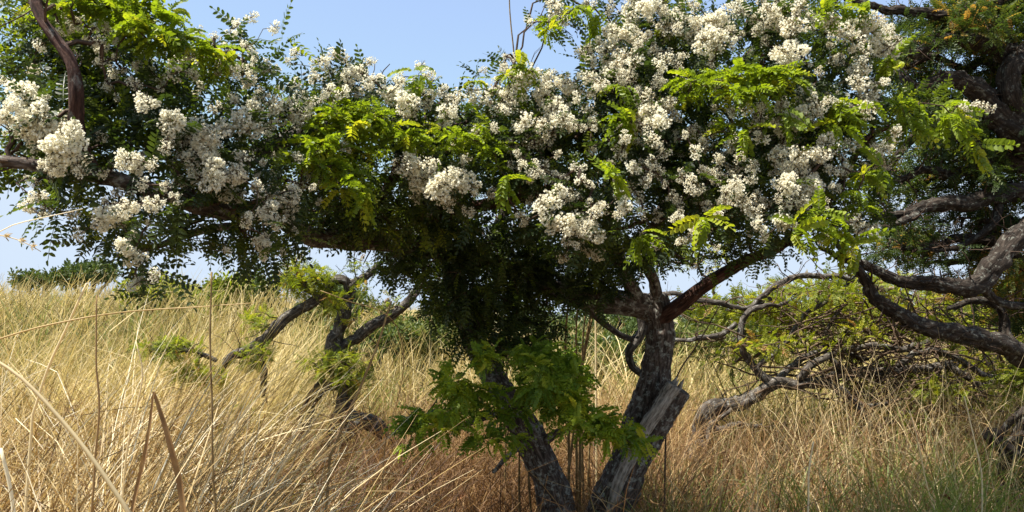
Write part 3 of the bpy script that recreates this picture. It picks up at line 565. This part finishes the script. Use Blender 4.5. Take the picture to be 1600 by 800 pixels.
# tangled shrub tree behind, at right
def tangle(mb):
    for i in range(330):
        x = random.gauss(1390, 105); y = 562 + random.gauss(0, 48) + (x - 1400) * -.03; d = random.uniform(6.2, 7.6)
        a = random.gauss(0, .75) + (math.pi if random.random() < .5 else 0); L = random.uniform(40, 180); r = random.uniform(.7, 2.4)
        pts = []; yy, xx = y, x
        for s in range(5):
            pts.append((xx, yy, d + random.uniform(-.1, .1), r * (1 - s * .15))); a += random.gauss(0, .5)
            xx += math.cos(a) * L / 4; yy += math.sin(a) * L / 4 * .75
        p, rr_ = limb_path(pts, .06, .02, i); tube(mb, p, rr_, 5, cap=False, seed=i % 13)
tree('tangled_shrub', 'tangled many-twigged shrub with flat lime foliage and a leaning crooked stem behind the broken limb', 'shrub', [
 [(1066,800,6.6,12),(1072,750,6.6,12),(1085,700,6.6,12),(1102,655,6.6,14),(1128,630,6.6,13),(1165,622,6.6,11),(1210,602,6.6,10),(1260,595,6.6,9),(1320,585,6.7,8),(1400,575,6.8,7),(1480,570,6.9,6),(1560,560,6.9,4)],
 [(1230,598,6.6,8),(1195,588,6.6,7),(1172,560,6.6,6),(1158,525,6.6,6),(1160,500,6.6,5),(1185,480,6.6,4),(1230,470,6.7,3)],
 [(1150,500,6.6,4),(1120,524,6.6,5),(1085,530,6.6,4),(1050,532,6.6,3)],
 [(1205,470,6.7,4),(1160,480,6.7,4),(1110,470,6.7,5),(1060,460,6.7,4),(1020,462,6.7,3)],
 [(1105,655,6.6,6),(1125,668,6.5,5),(1155,662,6.5,4),(1190,664,6.5,3)],
 [(1090,690,6.6,6),(1108,700,6.5,5),(1110,670,6.5,4),(1140,640,6.5,3)],
 [(1340,625,6.5,4),(1352,655,6.5,5),(1372,680,6.5,5),(1380,705,6.5,4),(1386,730,6.5,3)],
 [(1260,595,6.6,6),(1310,610,6.6,5),(1345,630,6.5,4),(1400,625,6.5,3)],
 [(1200,600,6.6,6),(1260,560,6.8,5),(1300,545,6.9,4),(1360,560,7,3)],
 [(1160,500,6.7,4),(1200,450,6.7,5),(1260,430,6.7,5),(1340,440,6.7,4),(1420,470,6.7,3)],
 [(1250,595,6.6,6),(1290,560,6.6,6),(1350,540,6.6,5),(1420,545,6.6,5),(1490,520,6.6,4),(1560,530,6.6,3)],
 [(1180,570,6.7,4),(1230,530,6.7,4),(1260,490,6.7,4),(1310,455,6.7,3),(1330,420,6.7,2)],
 [(1400,575,6.6,6),(1450,545,6.6,5),(1500,560,6.6,5),(1560,590,6.6,4),(1620,580,6.6,3)],
 [(1330,590,6.7,5),(1290,540,6.7,4),(1300,500,6.7,3),(1320,470,6.7,2)],
 [(1480,570,6.9,6),(1530,600,6.8,5),(1570,590,6.7,4),(1620,600,6.7,3)],
], [(1140,480,7.2,100,25,.6,70),(1230,480,7.3,110,40,.7,170),(1340,470,7.5,120,45,.8,230),(1470,490,7.5,120,50,.8,230),(1560,560,7.3,90,40,.7,150),(1450,600,7.8,160,40,.5,150),(1150,560,7.4,60,14,.4,28),(1190,545,7.4,60,20,.4,28),
 (1270,530,7.5,100,35,.6,60),(1250,540,6.3,110,8,.3,26),(1400,520,6.2,110,9,.3,34),(1500,610,6.3,80,9,.3,26),(1330,455,6.3,90,9,.3,26),(1440,660,6.6,70,8,.3,20),(1380,640,7.6,120,30,.6,50),(1500,620,7.4,100,30,.6,70),(1600,450,7.6,80,60,.7,80),(1060,405,7.4,90,22,.5,44),(1640,600,7,70,60,.6,50)],
 B_grey, M_shrub, T_FINE, 5, 1.3, twig=B_dead, tint=.55, tsd=.18, extra=tangle, rb=.0026, thin=-.14)

# forked stem low at the right edge
tree('forked_sapling', 'short dark forked stem with a sawn stub at the edge, beyond the dry grass', 'tree', [
 [(1592,900,5,22),(1590,820,5,20),(1586,760,5,19),(1582,715,5,18),(1598,670,5,14),(1625,620,5,11),(1650,560,5,8)],
 [(1584,725,5,14),(1570,702,4.98,12),(1556,690,4.97,12),(1545,676,4.96,12)],
 [(1562,690,5,5),(1580,662,4.95,6),(1600,640,4.9,6),(1640,590,4.9,4)],
 [(1590,700,5,9),(1612,690,5.1,8),(1650,660,5.2,6)]],
 [(1600,590,5.2,50,25,.3,30),(1650,560,5.2,60,60,.4,60),(1590,650,5.3,40,16,.3,10)], B_right, M_shrub, T_FINE, 6, 1.0, tint=.35)

# crooked small tree left of the main stems
tree('crooked_shrub', 'small crooked grey-barked tree in the straw grass with clumped yellow-green leaves', 'tree', [
 [(505,830,6.2,14),(500,770,6.2,14),(512,700,6.2,14),(535,660,6.2,15),(540,620,6.2,15),(530,585,6.2,14),(525,550,6.2,13),(532,510,6.2,11),(542,470,6.2,9),(548,445,6.2,8),(572,430,6.2,6),(592,412,6.2,4)],
 [(525,550,6.2,9),(552,535,6.2,9),(580,515,6.2,9),(610,498,6.2,8),(632,478,6.2,8),(645,455,6.2,7),(655,430,6.3,5)],
 [(548,455,6.2,8),(540,437,6.2,8),(522,440,6.2,8),(495,462,6.2,9),(465,485,6.2,9),(430,515,6.1,9),(400,538,6.1,9),(370,556,6.0,8),(340,585,6,6)],
 [(538,640,6.2,11),(558,650,6.1,12),(580,660,6.1,12),(594,676,6.1,11),(600,686,6.1,8)],
 [(520,700,6.2,10),(545,672,6.05,11),(565,658,6.0,12),(585,668,6.0,11),(596,684,6.0,7)],
 [(530,600,6.2,10),(500,610,6.2,10),(485,640,6.2,10),(478,680,6.3,9),(450,690,6.3,7),(425,668,6.3,5)],
 [(505,560,6.2,5),(520,580,6.2,6),(532,600,6.2,6)],
 [(495,465,6.2,5),(475,440,6.2,4),(462,415,6.2,3)],
 [(400,540,6.1,6),(410,580,6.1,6),(405,620,6.1,5)],
 [(340,560,6,4),(300,550,6,4),(265,548,6,4),(235,545,6,3)]],
 [(462,425,6.2,26,20,.2,44),(495,438,6.2,32,22,.25,50),(468,448,6.2,34,18,.2,40),(520,472,6.2,22,24,.2,34),(545,575,6.1,34,32,.3,80),(505,572,6.1,44,16,.2,44),(405,500,6.1,24,16,.2,24),
  (400,555,6.0,30,20,.2,36),(268,545,5.9,55,13,.2,50),(300,582,5.9,30,14,.2,34),(335,590,5.9,24,10,.15,20),(545,500,6.2,20,14,.2,8),(565,448,6.2,20,10,.2,6),(560,420,6.2,20,10,.2,6),(380,640,6,30,10,.2,6),(610,475,6.2,30,16,.2,6)],
 B_grey, M_shrub, T_MAT, 5, .62, tint=.45, tsd=.22)

# ------------------------------------------------------------------ bushes and trees beyond the meadow
def far_tree(name, label, px, py_top, d, wpx, hpx, kind, n, leafm=M_far, tint=.45, flat=False, cat='tree'):
    s = d / F; x = (px - 800) * s; gz = float(ground_z(x, d)); c = P(px, py_top + hpx / 2, d)
    t = thing(name, label, cat, (c[0], c[1], gz), 'trees and bushes beyond the meadow')
    rx, rz = wpx / 2 * s, hpx / 2 * s; top = c[2]
    mb = MB(); seeds = []
    r0 = max(.04, rx * .07)
    for k in range(6):
        a = random.uniform(0, 6.28); e = np.array([c[0] + math.cos(a) * rx * .6, c[1] + math.sin(a) * rx * .6, top + rz * random.uniform(-.2, .5)])
        b0 = np.array([c[0], c[1], gz - .1]); m_ = np.array([c[0] + math.cos(a) * rx * .12, c[1] + math.sin(a) * rx * .12, gz + (top - gz) * .55])
        p, r = spline([b0, m_, e], [r0, r0 * .7, r0 * .25], max(.1, rx * .15)); p[1:] += R.normal(size=(len(p) - 1, 3)) * rx * .02
        tube(mb, p, r, 6, seed=k); seeds.append(p)
    mb.build('trunk', B_grey, t, True)
    nl = 9; cen = []
    for k in range(nl):
        a = random.uniform(0, 6.28); q = random.uniform(.2, .75)
        cen.append((c[0] + math.cos(a) * rx * q, c[1] + math.sin(a) * rx * q, top + rz * random.uniform(-.5, .5) * (.6 if flat else 1), random.uniform(.3, .5)))
    nodes = []; tl = []
    for i in range(n):
        k = random.randrange(nl); a, b, z, q = cen[k]; v = norm(R.normal(size=3)) * random.uniform(.5, 1)
        nodes.append((a + v[0] * rx * q, b + v[1] * rx * q, max(gz + .1, z + v[2] * rz * q * (1.1 if not flat else .8)))); tl.append(k)
    nodes = np.array(nodes); pt = R.normal(size=nl) * .1
    fo = MB(); out = norm(nodes - np.array([c[0], c[1], top - rz]))
    N = len(nodes) * 3; p = np.repeat(nodes, 3, 0) + R.normal(size=(N, 3)) * rx * .05
    fr = frames(R.normal(size=(N, 3)), R.normal(size=(N, 3))); wh = R.integers(0, 4, N); tn = np.repeat(np.minimum(tint, .8) + pt[tl], 3) + R.normal(size=N) * .13
    sc = .35 + d * .052
    for k in range(4):
        q = wh == k; bake(fo, T_TUFT[k][0], T_TUFT[k][1], fr[q], p[q], sc * R.uniform(.7, 1.3, q.sum()), tn[q], 0)
    fo.build('foliage', leafm, t)
far_tree('flat_topped_tree', 'flat-topped tree standing on the skyline above the straw slope', 140, 404, 26, 130, 52, 0, 170, flat=True)
far_tree('bush', 'low round bush on the skyline at the far edge of the slope', 60, 426, 28, 90, 36, 0, 60, cat='bush')
far_tree('bush', 'yellow-green bush on the slope under the hanging dark leaves', 262, 420, 15, 150, 78, 0, 230, M_shrub, .45, cat='bush')
far_tree('bush', 'yellow-green bush at the slope crest between two hanging leaf fringes', 352, 428, 16, 130, 76, 0, 170, M_shrub, .35, cat='bush')
far_tree('leafy_tree', 'darker leafy tree behind the slope, left of the crooked grey tree', 405, 424, 18, 100, 80, 0, 170, tint=.3)
far_tree('leafy_tree', 'green leafy tree directly behind the crooked grey limbs', 515, 425, 15, 150, 130, 0, 260, tint=.55)
far_tree('bush', 'wide green bush in the meadow beside the dark hanging foliage', 650, 494, 14, 170, 84, 0, 260, M_far, .8, cat='bush')
far_tree('leafy_tree', 'distant blue-green tree over the meadow behind the slimmer stem', 590, 466, 30, 130, 70, 0, 130, tint=.25)
far_tree('leafy_tree', 'distant tree crown just left of the slimmer stem', 700, 468, 30, 150, 70, 0, 130, tint=.3)
far_tree('bush', 'green bush seen between the two stems behind the tan canes', 930, 500, 11, 130, 100, 0, 260, M_far, .75, cat='bush')
far_tree('leafy_tree', 'round distant tree seen just right of the lichen-spotted stem', 1090, 464, 30, 120, 68, 0, 140, tint=.3)
far_tree('leafy_tree', 'distant tree behind the two stems, above the meadow', 870, 466, 32, 200, 66, 0, 130, tint=.3)
far_tree('bush', 'green bush half hidden by tangled twigs, right of the stem', 1180, 490, 15, 150, 76, 0, 150, M_far, .6, cat='bush')
far_tree('leafy_tree', 'broad hazy tree far behind the tangled shrub', 1270, 462, 30, 190, 64, 0, 200, tint=.4)
far_tree('leafy_tree', 'bright green tree behind the lowest lichen-crusted limb', 1470, 446, 20, 220, 90, 0, 200, M_far, .8)
far_tree('leafy_tree', 'green tree at the far edge behind the forked sapling', 1600, 440, 16, 200, 150, 0, 380, M_far, .7)
far_tree('bush', 'low dark green bush in the gap between the two stems', 985, 505, 13, 90, 60, 0, 150, M_far, .5, cat='bush')
far_tree('bush', 'pale green bush in the meadow right beside the lichen-spotted stem', 1110, 512, 12, 130, 44, 0, 150, M_far, .8, cat='bush')
far_tree('leafy_tree', 'dark tree on the skyline seen under the reddish forking limb', 1160, 470, 24, 110, 60, 0, 140, tint=.3)
far_tree('leafy_tree', 'distant dark tree on the skyline seen through the gap between the stems', 970, 478, 26, 130, 56, 0, 150, tint=.3)
far_tree('bush', 'small round bush in the meadow between the crooked grey tree and the slimmer stem', 590, 512, 12, 70, 40, 0, 90, M_far, .4, cat='bush')
far_tree('bush', 'spreading bush at the foot of the far trees behind the canes', 850, 500, 20, 160, 50, 0, 150, M_far, .6, cat='bush')

# ------------------------------------------------------------------ grasses
def blades(mb, x, y, length, az, lean0, lean1, width, tint, K=7, prism=False, kink=.25, curve=1.6, zig=.0):
    n = len(x); s = np.linspace(0, 1, K + 1)
    th = lean0[:, None] + (lean1 - lean0)[:, None] * s[None] ** curve
    kp = R.uniform(.25, .85, n); kk = (R.random(n) < kink) * R.uniform(.3, 1.5, n)
    th = th + kk[:, None] * (s[None] > kp[:, None])
    a = az[:, None] + R.normal(size=(n, 1)) * .5 * s[None] + np.cumsum(R.normal(size=(n, K + 1)) * zig, 1)
    d = np.stack([np.sin(th) * np.cos(a), np.sin(th) * np.sin(a), np.cos(th)], -1)
    seg = (length / K)[:, None, None]
    p = np.zeros((n, K + 1, 3)); p[:, 1:] = np.cumsum(d[:, :-1] * seg, 1)
    p += np.stack([x, y, ground_z(x, y)], -1)[:, None]
    p[..., 2] = np.maximum(p[..., 2], ground_z(p[..., 0], p[..., 1]) + .01)
    w_ = width[:, None] * (1 - .85 * s[None] ** 2.2)
    rv = norm(R.normal(size=(n, 1, 3)) + np.array([0, -.6, 0])); sd = norm(np.cross(d, rv))
    tn = np.clip(tint[:, None] + R.normal(size=(n, K + 1)) * .05, 0, 1)
    if prism:
        up = np.cross(sd, d); c = [sd, -.5 * sd + .87 * up, -.5 * sd - .87 * up]
        v = np.stack([p + e * w_[..., None] * .55 for e in c], 2)
        i = np.arange(K)[:, None]; j = np.arange(3)[None]
        q = np.stack([i * 3 + j, i * 3 + (j + 1) % 3, (i + 1) * 3 + (j + 1) % 3, (i + 1) * 3 + j], -1).reshape(-1, 4); V = 3 * (K + 1); tn = np.repeat(tn, 3, 1)
    else:
        v = np.stack([p - sd * w_[..., None] * .5, p + sd * w_[..., None] * .5], 2)
        i = np.arange(K); q = np.stack([i * 2, i * 2 + 1, i * 2 + 3, i * 2 + 2], -1); V = 2 * (K + 1); tn = np.repeat(tn, 2, 1)
    q = (q[None] + (np.arange(n) * V)[:, None, None]).reshape(-1, 4)
    mb.add(v.reshape(-1, 3), q, None, tn.reshape(-1))
    return p, d

def place(n, px0, px1, d0, d1, clump=.0, nc=60):
    d = np.sqrt(R.uniform(d0 ** 2, d1 ** 2, n)); px = R.uniform(px0, px1, n); x = (px - 800) / F * d
    if clump:
        k = R.integers(0, nc, n); u = R.random(n) < clump
        dc = np.sqrt(R.uniform(d0 ** 2, d1 ** 2, nc)); pc = R.uniform(px0, px1, nc); xc = (pc - 800) / F * dc
        x = np.where(u, xc[k] + R.normal(size=n) * .10, x); d = np.where(u, dc[k] + R.normal(size=n) * .10, d)
    return x, d
def N(n, m, s): return m + R.normal(size=n) * s
def azim(n, mean, sd, rnd=.25):
    return np.where(R.random(n) < rnd, R.uniform(0, 6.28, n), N(n, mean, sd))
def patch(name, label, mat, specs):
    mb = MB()
    for sp in specs: sp(mb)
    tag(mb.build(name, mat), label, 'grass', kind='stuff')
def S(n, px, d, L, Ls, am, asd, l0, l1, wd, ti, ts=.18, K=7, prism=False, clump=.5, nc=80, rnd=.25, kink=.25, zig=0, excl=None, tall=None):
    def f(mb):
        x, y = place(n, px[0], px[1], d[0], d[1], clump, nc)
        if excl is not None:
            k = ~excl(x, y); x, y = x[k], y[k]
        m = len(x); pxe = 800 + F * x / y; nz = .32 * (np.sin(x * 1.1 + 2 * np.sin(y * .37)) * np.sin(y * .8 + 1.3 * np.sin(x * .6 + 1)) + .6 * np.sin(x * 3.1 + y * 1.7) * np.sin(y * 2.3 - x))
        hm = 1 if tall is None else np.interp(pxe, [-300, 150, 300, 400, 640], [1, 1, .85, .62, .46]) * np.interp(y, [1.5, 2.2, 3.2, 7], [.84, .88, .95, 1.0])
        blades(mb, x, y, np.clip(N(m, L, Ls), .15, L + Ls) * hm * (1 + nz * .45), azim(m, am, asd, rnd), np.abs(N(m, l0, .12 if tall is None else .3)), N(m, l1, .35), wd * R.uniform(.6, 1.4, m), N(m, ti, ts) + nz * .55, K, prism, kink, zig=zig)
    return f
hide = lambda x, y: (800 + F * x / y > 560) & (y < 3.4)
patch('tall_dry_grass', 'tall arching straw-coloured grass filling the near left side', M_straw, [
 S(1500, (-350, 470), (1.6, 3.4), 1.72, .2, 0, 1.6, .5, 1.15, .0062, .66, .24, K=10, prism=True, nc=70, tall=1, rnd=.35),
 S(2200, (-350, 520), (2.6, 6.0), 1.62, .2, 0, 1.5, .45, 1.15, .0068, .64, .24, K=8, nc=160, tall=1, rnd=.3),
 S(3300, (-350, 560), (1.7, 6.0), 1.1, .3, 0, 1.4, .4, 1.7, .0085, .40, .30, K=8, nc=160, kink=.5, rnd=.5, tall=1),
 S(330, (-350, 600), (1.9, 4.4), 1.45, .25, 0, 2.5, .45, 1.2, .0095, .75, .24, K=9, prism=True, kink=.6, rnd=.6, tall=1),
 S(2000, (-350, 600), (1.9, 4.8), 1.3, .25, 0, 2.5, .5, 1.4, .0055, .8, .22, K=8, kink=.8, rnd=.8, tall=1),
 S(1500, (-350, 500), (1.6, 4.5), 1.35, .3, 0, 1.4, .6, 1.5, .0035, .35, .26, K=8, nc=60, kink=.6, rnd=.6, zig=.15, tall=1)])
patch('dead_grass_thatch', 'brown collapsed grass and stems under the standing straw', M_brown, [
 S(6500, (-350, 1900), (2.4, 7.5), .75, .22, 0, 2, .5, 1.5, .005, .45, K=6, nc=150, kink=.6, rnd=.7, excl=hide),
 S(2600, (450, 1050), (3.4, 6.5), .95, .25, 0, 2, .2, 1.3, .0055, .38, K=7, nc=80, kink=.5, rnd=.8),
 S(4600, (-350, 620), (1.8, 6), 1.15, .3, 0, 1.5, .4, 1.3, .0048, .2, K=7, nc=100, kink=.6, rnd=.6)])
patch('dry_brown_grass', 'knee-high brown and straw grass between and beyond the tree stems', M_brown, [
 S(7000, (1000, 2000), (4.9, 8.0), .88, .26, .3, 1.5, .2, 1.3, .0055, .32, .28, K=6, nc=200, rnd=.5),
 S(4200, (560, 1050), (4.9, 8.0), 1.0, .24, .3, 1.5, .2, 1.1, .0055, .5, K=6, nc=150, rnd=.5),
 S(1500, (1000, 2000), (3.6, 5.0), .62, .18, .3, 1.5, .2, 1.1, .005, .55, .26, K=6, nc=80, rnd=.5),
 S(1100, (1000, 2000), (4.2, 6.5), 1.15, .2, .3, 1.5, .1, .9, .0035, .95, K=7, nc=60, rnd=.5)])
patch('meadow_grass', 'pale straw-coloured meadow grass leaning in the wind behind the trees', M_farstraw, [
 S(9000, (-300, 1900), (7.0, 13), 1.22, .28, 0, 1.8, .2, 1.1, .0125, .52, .3, K=5, nc=400, rnd=.2),
 S(16000, (-300, 1900), (12.5, 24), 1.25, .3, 0, 1.1, .15, 1.0, .018, .55, .25, K=4, nc=500, rnd=.2),
 S(1400, (-300, 1900), (5.8, 12), 1.2, .25, 0, 2, .3, 1.2, .009, .05, .1, K=6, kink=.8, rnd=.8, zig=.2),
 S(14000, (-300, 1900), (23, 60), 1.3, .2, 0, .7, .15, .8, .035, .5, K=3, nc=600, rnd=.2),
 S(4500, (-300, 420), (5.6, 8.5), 1.35, .2, 0, .6, .2, 1.1, .008, .62, .24, K=6, nc=250, rnd=.2)])
patch('green_grass', 'fresh green grass tufts growing low among the dry stems', M_grass, [
 S(2600, (1000, 2000), (3.7, 5.8), .74, .14, 0, 3, .15, 1.2, .007, .55, K=6, nc=50, clump=.9, rnd=1, kink=.1),
 S(1200, (-200, 700), (2.4, 6.4), .8, .2, 0, 3, .15, 1.2, .006, .55, K=6, nc=35, clump=.9, rnd=1, kink=.1),
 S(2600, (-200, 1900), (7, 16), 1.1, .15, 0, 3, .15, 1.0, .014, .7, K=5, nc=90, clump=.9, rnd=1, kink=.1)])

# fallen and hanging dead leaves
def litter():
    mb = MB(); n = 2600; x, y = place(n, -200, 1900, 2.6, 8); tv, tq = leaflet(np.zeros(3), np.array([0, 1., 0]), np.array([1., 0, 0]), .07, .035, .4, .3)
    z = ground_z(x, y) + np.abs(R.normal(size=n)) * .22 + .02
    bake(mb, tv, tq, frames(R.normal(size=(n, 3)), R.normal(size=(n, 3)) + [0, 0, 1.5]), np.stack([x, y, z], -1), R.uniform(.5, 1.5, n), N(n, .5, .22))
    tag(mb.build('leaf_litter', M_dry), 'curled brown dead leaves caught low in the grass', 'leaf litter', kind='stuff')
litter()

# ------------------------------------------------------------------ single stems that stand out
def stalk(name, label, cat, spec, mat, group=None, sides=6, nodes_every=0, head=None, tint=.7, ground=True):
    p, r = limb_path([(a, b, d, c * .62) for a, b, d, c in spec], .03, .007, len(label) * 1.37)
    if ground:
        b = p[-1].copy(); b[2] = float(ground_z(b[0], b[1])) - .02
        b[:2] += (p[-1] - p[-min(4, len(p))])[:2] * 1.5; b[2] = float(ground_z(b[0], b[1])) - .02
        if p[-1][2] > b[2] + .05:
            m = max(3, int((p[-1][2] - b[2]) / .06)); tt = (np.arange(1, m + 1) / m)[:, None]
            p = np.concatenate([p, p[-1] + (b - p[-1]) * tt]); r = np.concatenate([r, np.full(m, r[-1])])
    if nodes_every:
        for i in range(0, len(r), nodes_every): r[i] *= 1.35
    loc = p[-1].copy(); mb = MB(); tube(mb, p, r, sides, tint=tint, seed=len(label) * .37)
    if head is None:
        o = mb.build(name, mat, origin=loc, smooth=True); return tag(o, label, cat, group)
    t = thing(name, label, cat, loc, group); mb.build('stem', mat, t, True); hb = MB(); head(hb, p); hb.build('seed_head', M_straw, t)
def feathery(L=.18, w_=.03, n=90):
    def f(mb, p):
        k = 0; q = []; 
        for i in range(n):
            s = random.random() * L; acc = 0; j = 0
            while acc < s and j < len(p) - 2: acc += np.linalg.norm(p[j + 1] - p[j]); j += 1
            q.append((p[j] + R.normal(size=3) * w_ * .2, norm(p[0] - p[8]) * 1.2 + R.normal(size=3) * .5))
        pos = np.array([a for a, b in q]); d = np.array([b for a, b in q])
        tv, tq = leaflet(np.zeros(3), np.array([0, 1., 0]), np.array([1., 0, 0]), .010, .0018, .3, 0)
        bake(mb, tv, tq, frames(d, R.normal(size=(n, 3))), pos, R.uniform(.6, 1.5, n), N(n, .7, .15))
    return f
G = 'single dry stems standing out of the grass'
stalk('grass_stalk', 'thin upright brown stalk topped below the hanging dark leaves', 'stalk', [(330,425,2.2,2),(328,520,2.2,2.4),(330,640,2.2,2.8),(337,800,2.2,3.2)], B_cane, G, nodes_every=12)
stalk('straw_stem', 'thick pale straw leaning diagonally down across the near grass', 'stalk', [(-40,545,1.7,4),(30,590,1.7,4.5),(90,650,1.7,5),(150,720,1.7,5.5),(205,800,1.7,6)], M_straw, G, tint=.82)
stalk('straw_stem', 'pale stiff straw slanting up from the slope under the skyline bush', 'stalk', [(137,443,2.3,2.5),(108,505,2.3,3),(80,565,2.3,3.4),(50,650,2.3,3.6)], M_straw, G, tint=.9)
stalk('straw_stem', 'brown straw slanting up in front of the crooked grey tree', 'stalk', [(612,470,3,2.2),(590,540,3,3),(560,610,3,3.4),(515,715,3,3.8)], B_cane, G, tint=.4)
stalk('grass_stalk', 'tall thin stalk rising out of the blossom into the blue sky', 'stalk', [(795,-40,5.3,1.4),(799,40,5.3,1.8),(803,105,5.3,2),(806,240,5.3,2.2),(800,420,5.3,2.4),(790,620,5.3,3)], B_cane, G, head=feathery(.10, .03, 30))
stalk('grass_stalk', 'pale wispy stalk standing against the sky beside the upper blossom', 'stalk', [(922,30,5.3,1.2),(923,75,5.3,1.5),(926,110,5.3,1.8),(935,250,5.3,2.2),(930,450,5.3,2.4)], M_straw, G, tint=.9, head=feathery(.12, .05, 50))
stalk('grass_stalk', 'arching pale grass flower stem hanging over the sky, with drooping seed head', 'stalk', [(62,392,1.9,1),(30,374,1.9,1.2),(-20,366,1.9,1.4),(-90,390,1.9,1.8),(-150,480,1.9,2)], M_straw, G, tint=.75, head=feathery(.16, .012, 120))
stalk('grass_stalk', 'long pale blade sweeping level over the sky under the blossom', 'stalk', [(130,325,1.9,.8),(60,342,1.9,1.2),(0,362,1.9,1.4),(-80,420,1.9,1.8),(-140,520,1.9,2)], M_straw, G, tint=1)
stalk('grass_stalk', 'long thin arching blade crossing level in front of the skyline', 'stalk', [(400,474,2.2,1),(250,480,2.2,1.6),(120,500,2.1,2),(0,528,2.1,2.2),(-120,570,2.1,2.4),(-200,640,2.1,2.6)], M_straw, G, tint=.6)
stalk('grass_stalk', 'thin brown stalk bowed over in front of the dark log-like limb', 'stalk', [(500,455,2.4,.9),(540,470,2.4,1.2),(612,500,2.6,1.2),(628,580,2.7,1.3),(600,700,2.8,1.4)], B_cane, G)
stalk('straw_stem', 'whitish broken straw standing low at the near edge', 'stalk', [(2,700,1.9,4),(12,740,1.9,4.5),(24,805,1.9,5)], M_straw, G, tint=1)
stalk('straw_stem', 'slanting straw crossing the near grass toward the folded brown blade', 'stalk', [(150,462,2.1,1.6),(150,560,2.1,2.2),(155,640,2.1,2.6),(140,800,2.1,3)], M_brown, G, tint=.6)
stalk('straw_stem', 'pale straw leaning beside the thin upright brown stalk', 'stalk', [(212,530,2.1,1.4),(220,590,2.1,2),(200,690,2.1,2.5),(190,800,2.1,2.5)], M_straw, G, tint=.9)
stalk('straw_stem', 'pale upright straw standing tall from the grass at far right', 'stalk', [(1506,620,4.1,1.2),(1520,680,4.1,1.6),(1532,740,4.1,2),(1534,800,4.1,2)], M_straw, G, tint=.95)
stalk('straw_stem', 'pale snapped straw standing near the hanging dead twig', 'stalk', [(1272,690,3.9,2),(1264,735,3.9,2.4),(1262,800,3.9,2.6)], M_straw, G, tint=.95)
stalk('straw_stem', 'fine upright straw between the hanging dead twig and the forked sapling', 'stalk', [(1420,640,4,1.2),(1436,700,4,1.5),(1450,760,4,1.6),(1462,800,4,1.8)], M_straw, G, tint=.9)
def fold_blade():
    t0 = P(240, 612, 1.8); loc = np.array([t0[0], t0[1], 0.]); mb = MB()
    for a, w0, sgn in (((200, 830), .010, 1), ((290, 830), .017, -1)):
        p, r = spline([t0, P((240 + a[0]) / 2 + 8 * sgn + (10 if sgn < 0 else 0), 700, 1.8), P(a[0], a[1], 1.8), [P(a[0], a[1], 1.8)[0] - .1 * sgn, t0[1], .4], [P(a[0], a[1], 1.8)[0] - .15 * sgn, t0[1] + .05, 0]], [w0 * .5, w0, w0, w0 * .7, w0 * .5], .03)
        n = len(p); tg = norm(np.gradient(p, axis=0)); sd = norm(np.cross(tg, [0.25, 1, .2]))
        nn = np.cross(sd, tg); v = np.stack([p - sd * r[:, None] * .5, p + nn * r[:, None] * .22, p + sd * r[:, None] * .5], 1).reshape(-1, 3)
        i = np.arange(n - 1)[:, None]; j = np.arange(2)[None]; q = np.stack([i * 3 + j, i * 3 + j + 1, i * 3 + 3 + j + 1, i * 3 + 3 + j], -1).reshape(-1, 4)
        mb.add(v, q, None, np.clip(.42 + .1 * np.sin(np.arange(len(v)) * .7) + R.normal(size=len(v)) * .05, 0, 1))
    tag(mb.build('folded_grass_blade', M_brown, origin=loc), 'broad brown grass blade folded over into a sharp peak near the camera', 'grass blade')
fold_blade()
canes = [((942,425),(905,600),(884,800),'tallest tan cane slanting past the two stems to the upper side'),((934,430),(912,560),(906,690),'tan cane leaning close beside the tallest slanting one'),((893,430),(884,520),(888,640),'straight upright tan cane rising behind the lower green leaves'),
 ((905,440),(900,560),(902,800),'straight tan cane midway between the two stems'),((916,470),(908,600),(912,810),'tan cane standing just right of the straight middle one'),((926,640),(920,720),(922,810),'short tan cane nearest the lichen-spotted stem'),
 ((812,690),(811,740),(812,810),'short pale cane left of the slimmer stem'),((826,700),(826,750),(830,810),'short pale cane hard against the slimmer stem')]
for k, (a, b, c, lab) in enumerate(canes):
    d = 4.75 + .08 * k if k < 6 else 4.7
    stalk('dry_cane', lab, 'cane', [(a[0], a[1], d, 1.6), (b[0], b[1], d, 2.8), (c[0], c[1], d, 3.4)], B_cane, 'dry canes between the stems', nodes_every=7)
stalk('dry_twig', 'thin straight dead shoot leaning against the broken limb', 'twig', [(1125,475,4.5,1.3),(1090,540,4.5,1.8),(1060,585,4.5,2),(1040,640,4.6,2.4)], B_dead, G)
